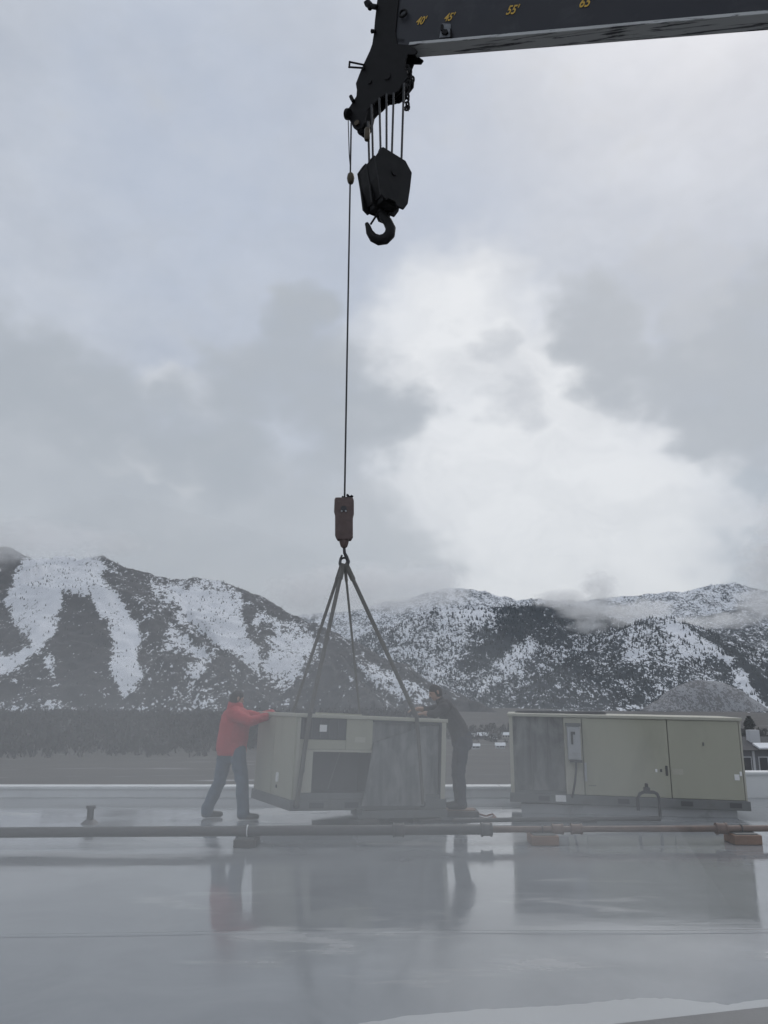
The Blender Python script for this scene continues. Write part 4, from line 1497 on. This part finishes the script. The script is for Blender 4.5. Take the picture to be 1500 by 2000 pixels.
# ------------------------------------------------------------------ people
def capsule(vs, fs, p0, p1, r0, r1, seg=14, flat=(1, 1), side=None):
    p0, p1 = np.asarray(p0, float), np.asarray(p1, float)
    t = p1 - p0
    L = np.linalg.norm(t)
    t = t / L if L > 1e-6 else np.array([0, 0, 1.0])
    ref = np.asarray(side, float) if side is not None else (np.array([0, 1.0, 0]) if abs(t[1]) < .9 else np.array([1.0, 0, 0]))
    a = ref - t * np.dot(ref, t)
    a /= np.linalg.norm(a)
    b = np.cross(t, a)
    rings = []
    for k in range(5):
        an = -math.pi / 2 + (math.pi / 2) * (k + .35) / 5
        rings.append((p0 + t * r0 * math.sin(an), r0 * math.cos(an)))
    rings.append((p0, r0))
    rings.append((p1, r1))
    for k in range(4, -1, -1):
        an = math.pi / 2 - (math.pi / 2) * (k + .35) / 5
        pass
    for k in range(5):
        an = (math.pi / 2) * (k + .65) / 5
        rings.append((p1 + t * r1 * math.sin(an), r1 * math.cos(an)))
    o = len(vs)
    for c, r in rings:
        for k in range(seg):
            an = 2 * math.pi * k / seg
            vs.append(c + r * (math.cos(an) * a * flat[0] + math.sin(an) * b * flat[1]))
    n = len(rings)
    for i in range(n - 1):
        for k in range(seg):
            k2 = (k + 1) % seg
            fs.append((o + i * seg + k, o + i * seg + k2, o + (i + 1) * seg + k2, o + (i + 1) * seg + k))
    fs.append(tuple(o + k for k in range(seg - 1, -1, -1)))
    fs.append(tuple(o + (n - 1) * seg + k for k in range(seg)))


def hand(prims, wrist, dirv, palm_n, tag_):
    """palm and five separate bent fingers; dirv from the wrist towards the finger tips"""
    d = np.asarray(dirv, float)
    d /= np.linalg.norm(d)
    nrm = np.asarray(palm_n, float)
    nrm = nrm - d * np.dot(nrm, d)
    nrm /= np.linalg.norm(nrm)
    s = np.cross(d, nrm)
    w = np.asarray(wrist, float)
    prims.append((w, w + d * .075, .030, .036, tag_, (.55, 1.05), nrm))
    for k, (off, ln) in enumerate(((-.030, .070), (-.010, .080), (.011, .076), (.030, .060))):
        k0 = w + d * .085 + s * off
        k1 = k0 + d * ln * .5 + nrm * .008
        k2 = k1 + d * ln * .36 + nrm * .026
        prims.append((k0, k1, .0105, .0100, tag_, (1, 1), None))
        prims.append((k1, k2, .0100, .0085, tag_, (1, 1), None))
    t0 = w + d * .025 - s * .032
    t1 = t0 + d * .035 - s * .030 + nrm * .012
    t2 = t1 + d * .030 - s * .006 + nrm * .010
    prims.append((t0, t1, .0135, .0120, tag_, (1, 1), None))
    prims.append((t1, t2, .0120, .0100, tag_, (1, 1), None))


def head(prims, c, fwd, up, hair_long=False, cap=None):
    """head of about 0.23 m centred on c"""
    f = np.asarray(fwd, float)
    f /= np.linalg.norm(f)
    u = np.asarray(up, float)
    u = u - f * np.dot(u, f)
    u /= np.linalg.norm(u)
    s = np.cross(f, u)
    c = np.asarray(c, float)
    prims.append((c + u * .02 - f * .012, c + u * .045 + f * .01, .088, .082, 'hair', (1, 1), None))
    prims.append((c + u * .01 - f * .02, c - u * .03 - f * .025, .084, .075, 'hair', (1, 1), None))
    prims.append((c + f * .022 + u * .01, c + f * .030 - u * .045, .074, .060, 'skin', (1, 1), None))
    prims.append((c + f * .055 - u * .085, c + f * .035 - u * .075, .030, .040, 'skin', (1, 1), None))       # chin
    prims.append((c + f * .098 + u * .005, c + f * .112 - u * .025, .010, .014, 'skin', (1, 1), None))      # nose
    prims.append((c + f * .086 + u * .026 - s * .03, c + f * .086 + u * .026 + s * .03, .013, .013, 'skin', (1, 1), None))  # brow
    prims.append((c + f * .088 - u * .058 - s * .02, c + f * .088 - u * .058 + s * .02, .009, .009, 'lip', (1, 1), None))
    for k in (-1, 1):
        prims.append((c + s * k * .080 + u * .012 - f * .01, c + s * k * .084 - u * .025 - f * .005, .016, .012, 'skin', (1, 1), None))
        prims.append((c + f * .090 + u * .008 + s * k * .030, c + f * .091 + u * .008 + s * k * .034, .009, .009, 'eye', (1, 1), None))


def person(name, label, origin, prims, mats, wr=.006, vox=.009, hem=None):
    vs, fs = [], []
    for p0, p1, r0, r1, tg, fl, sd_ in prims:
        capsule(vs, fs, p0, p1, r0, r1, 14, fl, sd_)
    me = bpy.data.meshes.new('person_source')
    me.from_pydata([tuple(v) for v in vs], [], fs)
    tmp = bpy.data.objects.new('person_source', me)
    COL.objects.link(tmp)
    bm = bmesh.new()
    bm.from_mesh(me)
    bmesh.ops.recalc_face_normals(bm, faces=bm.faces)
    bm.to_mesh(me)
    bm.free()
    md = tmp.modifiers.new('remesh', 'REMESH')
    md.mode = 'VOXEL'
    md.voxel_size = vox
    sm_ = tmp.modifiers.new('smooth', 'SMOOTH')
    sm_.factor = .5
    sm_.iterations = 4
    bpy.context.view_layer.update()
    out = bpy.data.meshes.new_from_object(tmp.evaluated_get(bpy.context.evaluated_depsgraph_get()))
    bpy.data.objects.remove(tmp)
    n = len(out.vertices)
    co = np.zeros(n * 3)
    out.vertices.foreach_get('co', co)
    co = co.reshape(-1, 3)
    no = np.zeros(n * 3)
    out.vertices.foreach_get('normal', no)
    no = no.reshape(-1, 3)
    best = np.full(n, 1e9)
    tid = np.zeros(n, int)
    names = list(mats)
    for p0, p1, r0, r1, tg, fl, sd_ in prims:
        p0, p1 = np.asarray(p0, float), np.asarray(p1, float)
        ab_ = p1 - p0
        t = np.clip(((co - p0) @ ab_) / (ab_ @ ab_ + 1e-9), 0, 1)
        d = np.linalg.norm(co - p0 - t[:, None] * ab_, axis=1) - (r0 + (r1 - r0) * t) * max(.75, (fl[0] + fl[1]) / 2)
        m = d < best
        best[m] = d[m]
        tid[m] = names.index(tg)
    if hem:
        tid[(tid == names.index(hem[0])) & (co[:, 2] < hem[2])] = names.index(hem[1])
    # folds in the cloth
    cloth = np.isin(tid, [names.index(x) for x in names if x not in ('skin', 'hair', 'lip', 'eye', 'shoe', 'glove')])
    wv = ridged(co[:, 0] * 7 + co[:, 1] * 5 + 20, co[:, 2] * 9 + co[:, 1] * 3 + 20, 3) - .6
    co = co + no * (cloth * wv * wr * 3.0)[:, None]
    out.vertices.foreach_set('co', co.ravel())
    out.materials.clear()
    for x in names:
        out.materials.append(M[mats[x]])
    np_ = len(out.polygons)
    ls = np.zeros(np_, int)
    out.polygons.foreach_get('loop_start', ls)
    li = np.zeros(len(out.loops), int)
    out.loops.foreach_get('vertex_index', li)
    out.polygons.foreach_set('material_index', tid[li[ls]].astype(np.int32))
    out.shade_smooth()
    out.update()
    out.name = name
    ob = bpy.data.objects.new(name, out)
    COL.objects.link(ob)
    ob.location = origin
    tag(ob, label, 'person', 'workers on the roof')
    return ob


V = lambda *a: np.array(a, float)
M['lip'] = mat('lips', (0.27, 0.12, 0.10), .5)

# worker in red jacket: legs astride, leaning on the end of the hanging unit, seen from behind
P1 = at_z(446, 1600, 0)
pr1 = []
hipL, hipR = V(-.09, .07, .92), V(.10, -.07, .92)
kneeL, kneeR = V(-.17, .12, .50), V(.19, -.10, .50)
ankL, ankR = V(-.33, .12, .10), V(.22, -.10, .10)
for h_, k_, a_ in ((hipL, kneeL, ankL), (hipR, kneeR, ankR)):
    pr1 += [(h_, k_, .118, .092, 'jeans', (1, 1), None), (k_, a_ + V(0, 0, .02), .092, .082, 'jeans', (1, 1), None), (a_ + V(0, 0, .04), a_ + V(0, 0, -.01), .084, .086, 'jeans', (1, 1), None)]
for a_, d in ((ankL, V(.93, .36, 0)), (ankR, V(.98, .2, 0))):
    pr1 += [(a_ + V(0, 0, -.04) - d * .03, a_ + d * .10 + V(0, 0, -.052), .054, .047, 'shoe', (1, 1), None), (a_ + d * .10 + V(0, 0, -.052), a_ + d * .19 + V(0, 0, -.058), .047, .040, 'shoe', (1, 1), None)]
pr1 += [(V(.01, .02, .93), V(.01, 0, .99), .175, .18, 'jeans', (.9, 1.1), V(0, 1, 0)),
        (V(.0, 0, .96), V(.02, 0, 1.12), .205, .205, 'red', (.92, 1.08), V(0, 1, 0)),
        (V(.02, 0, 1.12), V(.05, 0, 1.34), .205, .210, 'red', (.95, 1.06), V(0, 1, 0)),
        (V(.05, .10, 1.42), V(.06, -.12, 1.42), .130, .130, 'red', (1, 1), None),
        (V(.04, 0, 1.40), V(.05, 0, 1.52), .135, .100, 'red', (1, 1), None),
        (V(.0, 0, 1.50), V(.01, 0, 1.57), .095, .090, 'red', (1, 1), None)]
shR, elR, wrR = V(.09, -.20, 1.42), V(.30, -.28, 1.34), V(.50, -.16, 1.40)
shL, elL, wrL = V(.08, .20, 1.43), V(.32, .26, 1.38), V(.53, .20, 1.44)
for s_, e_, w_2, pn in ((shR, elR, wrR, V(0, 0, -1)), (shL, elL, wrL, V(0, 0, -1))):
    pr1 += [(s_, e_, .092, .076, 'red', (1, 1), None), (e_, w_2, .076, .060, 'red', (1, 1), None)]
    d = w_2 - e_
    hand(pr1, w_2 + d / np.linalg.norm(d) * .03, V(1, .1, -.1), pn, 'glove')
pr1 += [(V(.045, 0, 1.50), V(.05, 0, 1.60), .056, .054, 'skin', (1, 1), None)]
head(pr1, V(.045, .0, 1.655), V(.8, .55, -.25), V(0, 0, 1))
per1 = person('person', 'worker in red jacket and blue jeans leaning on the end of the hanging unit', (P1[0], P1[1], 0), pr1,
              dict(red='red', jeans='jeans', shoe='shoe', skin='skin', hair='hair', glove='glove', lip='lip', eye='hair'), hem=('red', 'jeans', .865))

# worker in dark clothes at the right end, bent over the unit's top, facing left
P2 = at_y(898, 1590, 12.3)
tb = thing('standing_block', (P2[0], 12.3, 0), 'dark low timber that the worker in dark clothes stands on', 'timber')
MB().box((-.26, -.2, .001), (.26, .24, .07)).build('timber', 'wood_dark', tb, bevel=.008)
MB().box((-.20, -.12, .0705), (.22, .16, .082)).build('plank', 'wood', tb)
pr2 = []
Z0 = 0.0
hipL, hipR = V(.04, .10, .95), V(.06, -.09, .95)
kneeL, kneeR = V(-.03, .11, .52), V(.01, -.09, .52)
ankL, ankR = V(.00, .11, .10), V(.03, -.09, .10)
for h_, k_, a_ in ((hipL, kneeL, ankL), (hipR, kneeR, ankR)):
    pr2 += [(h_, k_, .104, .076, 'navy', (1, 1), None), (k_, a_ + V(0, 0, .02), .076, .068, 'navy', (1, 1), None), (a_ + V(0, 0, .04), a_, .070, .072, 'navy', (1, 1), None)]
    d = V(-.95, .1, 0)
    pr2 += [(a_ + V(.02, 0, -.04), a_ + d * .10 + V(0, 0, -.052), .056, .047, 'shoe', (1, 1), None), (a_ + d * .10 + V(0, 0, -.052), a_ + d * .19 + V(0, 0, -.058), .047, .040, 'shoe', (1, 1), None)]
pr2 += [(V(.06, 0, .94), V(.05, 0, 1.02), .158, .155, 'navy', (1, 1), V(0, 1, 0)),
        (V(.05, 0, 1.00), V(-.02, 0, 1.18), .158, .158, 'char', (1.1, .9), V(0, 1, 0)),
        (V(-.02, 0, 1.18), V(-.16, 0, 1.38), .160, .172, 'char', (1.18, .86), V(0, 1, 0)),
        (V(-.19, .12, 1.46), V(-.19, -.12, 1.46), .110, .110, 'char', (1, 1), None),
        (V(-.19, 0, 1.45), V(-.25, 0, 1.54), .11, .075, 'char', (1, 1), None)]
shR, elR, wrR = V(-.22, -.21, 1.44), V(-.36, -.25, 1.22 + .12), V(-.50, -.12, 1.36)
shL, elL, wrL = V(-.22, .20, 1.45), V(-.42, .22, 1.40), V(-.60, .06, 1.42)
for s_, e_, w_2 in ((shR, elR, wrR), (shL, elL, wrL)):
    pr2 += [(s_, e_, .078, .060, 'char', (1, 1), None), (e_, e_ + (w_2 - e_) * .45, .058, .054, 'char', (1, 1), None), (e_ + (w_2 - e_) * .4, w_2, .044, .034, 'skin', (1, 1), None)]
    hand(pr2, w_2, V(-1, .1, -.15), V(0, 0, -1), 'skin')
pr2 += [(V(-.25, 0, 1.53), V(-.29, 0, 1.61), .056, .054, 'skin', (1, 1), None)]
head(pr2, V(-.325, 0, 1.665), V(-.92, -.25, -.32), V(-.2, 0, 1))
per2 = person('person', 'worker in dark clothes bending over the right end of the hanging unit', (P2[0], 12.3, .0825), pr2,
              dict(char='char', navy='navy', shoe='shoe', skin='skin', hair='hair', lip='lip', eye='hair'))


# ------------------------------------------------------------------ air: haze, added mist veil for a dirty pane, low cloud
def vol_mat(name, density, color=(0.92, 0.94, 0.97), aniso=0.0):
    m = bpy.data.materials.new(name)
    m.use_nodes = True
    t = m.node_tree
    t.nodes.clear()
    o = t.nodes.new('ShaderNodeOutputMaterial')
    v = t.nodes.new('ShaderNodeVolumePrincipled')
    v.inputs['Color'].default_value = tuple(color) + (1,)
    v.inputs['Density'].default_value = density
    v.inputs['Anisotropy'].default_value = aniso
    t.links.new(v.outputs[0], o.inputs['Volume'])
    return m


hz_ = MB().box((-9000, -2000, -240), (9000, 10500, 1900)).build('haze', vol_mat('pale_haze', 3.2e-5, (0.84, 0.90, 0.97)))
tag(hz_, kind='stuff')


def ellipsoids(name, parts, material, seed, label=None):
    r = np.random.default_rng(seed)
    bm = bmesh.new()
    for c, rad in parts:
        res = bmesh.ops.create_icosphere(bm, subdivisions=3, radius=1)
        ph = r.uniform(0, 6, 3)
        for v in res['verts']:
            p_ = np.array(v.co[:])
            wob = 1 + .10 * math.sin(4 * p_[0] + ph[0]) * math.sin(5 * p_[2] + ph[1]) + .07 * math.sin(9 * p_[0] + 7 * p_[2] + ph[2])
            v.co = Vector(np.asarray(c) + p_ * np.asarray(rad) * wob)
    me = bpy.data.meshes.new(name)
    bm.to_mesh(me)
    bm.free()
    me.shade_smooth()
    me.materials.append(material)
    ob = bpy.data.objects.new(name, me)
    COL.objects.link(ob)
    tag(ob, label, 'mist' if 'mist' in name else 'cloud', kind='stuff')
    return ob


ellipsoids('pane_veil_mist', [((-2.6, 7.0, .5), (5.2, 3.9, 2.6))], vol_mat('pane_veil_air', 0.050, (0.86, 0.87, 0.87)), 1, 'added pale mist veil before the hanging unit, standing in for a dirty window pane')  # added volumes: they stand in for the veil of a dirty window pane
ellipsoids('pane_veil_mist', [((1.5, 7.2, .2), (6.0, 3.8, 2.2))], vol_mat('pane_veil_thin_air', 0.018, (0.86, 0.87, 0.87)), 2, 'added thin mist veil before the standing unit, standing in for a dirty window pane')


def puff(px, py, Y, rx, rz):
    s_ = Y / F
    return (at_y(px, py, Y), (rx * s_, rx * s_ * .8, rz * s_))


def cloud_bank(parts, density, seed, label):
    """one body of ragged vapour: soft lumps eaten away by noise"""
    C = np.array([p_[0] for p_ in parts])
    Rr = np.array([p_[1] for p_ in parts])
    lo = (C - 1.15 * Rr).min(0)
    hi = (C + 1.15 * Rr).max(0)
    o = (lo + hi) / 2
    m = bpy.data.materials.new('cloud_vapour')
    m.use_nodes = True
    m.node_tree.nodes.clear()
    q = NT(m.node_tree)
    co = q.n('ShaderNodeTexCoord').outputs['Object']
    f = None
    for c, r_ in parts:
        c = np.asarray(c) - o
        v = q.n('ShaderNodeVectorMath', operation='MULTIPLY')
        q.link(q.vmath('SUBTRACT', co, tuple(c)), v.inputs[0])
        v.inputs[1].default_value = tuple(1 / np.asarray(r_))
        ln = q.math('SUBTRACT', 1.0, q.vmath('LENGTH', v.outputs[0], out=1))
        f = ln if f is None else q.math('MAXIMUM', f, ln)
    sc = 2.2 / float(np.median(Rr[:, 0]))
    nz = q.noise(q.mapping(co, (1, 1, 1.7), (seed * 3.1, 0, 0)), sc, 5, .62, .4)
    dn = q.math('ADD', f, q.math('MULTIPLY', q.math('SUBTRACT', nz, .52), 2.6))
    inside = q.map(f, 0.0, .25, 0, 1, True)
    dn = q.math('MULTIPLY', q.math('MULTIPLY', q.map(dn, .0, .8, 0, 1), inside), density)
    out = q.n('ShaderNodeOutputMaterial')
    v = q.n('ShaderNodeVolumePrincipled')
    v.inputs['Color'].default_value = (.995, .995, .996, 1)
    v.inputs['Anisotropy'].default_value = .55
    q.link(dn, v.inputs['Density'])
    q.link(v.outputs[0], out.inputs['Volume'])
    ob = MB().box(lo, hi).build('low_cloud', m, None, tuple(o))
    tag(ob, label, 'cloud', kind='stuff')


cloud_bank([puff(1100, 1172, 4250, 70, 26), puff(1170, 1150, 4200, 48, 44), puff(1150, 1190, 4200, 80, 30), puff(1215, 1200, 4100, 60, 32), puff(1265, 1192, 4150, 60, 28),
            puff(1150, 1222, 4100, 50, 20)], .012, 3, 'low cloud hanging on the forested ridge above the standing unit')
cloud_bank([puff(700, 1145, 4600, 150, 55), puff(830, 1140, 4600, 110, 55), puff(770, 1180, 4500, 95, 24), puff(610, 1160, 4700, 120, 55), puff(880, 1170, 4500, 50, 22)], .006, 4, 'cloud bank filling the gap behind the sling legs')
cloud_bank([puff(1500, 1110, 4200, 70, 95), puff(1490, 1180, 4200, 70, 45), puff(1540, 1020, 4200, 80, 80), puff(1420, 1212, 4200, 70, 20), puff(1350, 1218, 4200, 70, 18)], .010, 5, 'low cloud at the right end of the forested ridge')
cloud_bank([puff(70, 1055, 3000, 170, 46), puff(200, 1062, 3000, 110, 32), puff(-60, 1060, 3000, 130, 70)], .006, 6, 'cloud cap brushing the snowy left summit')
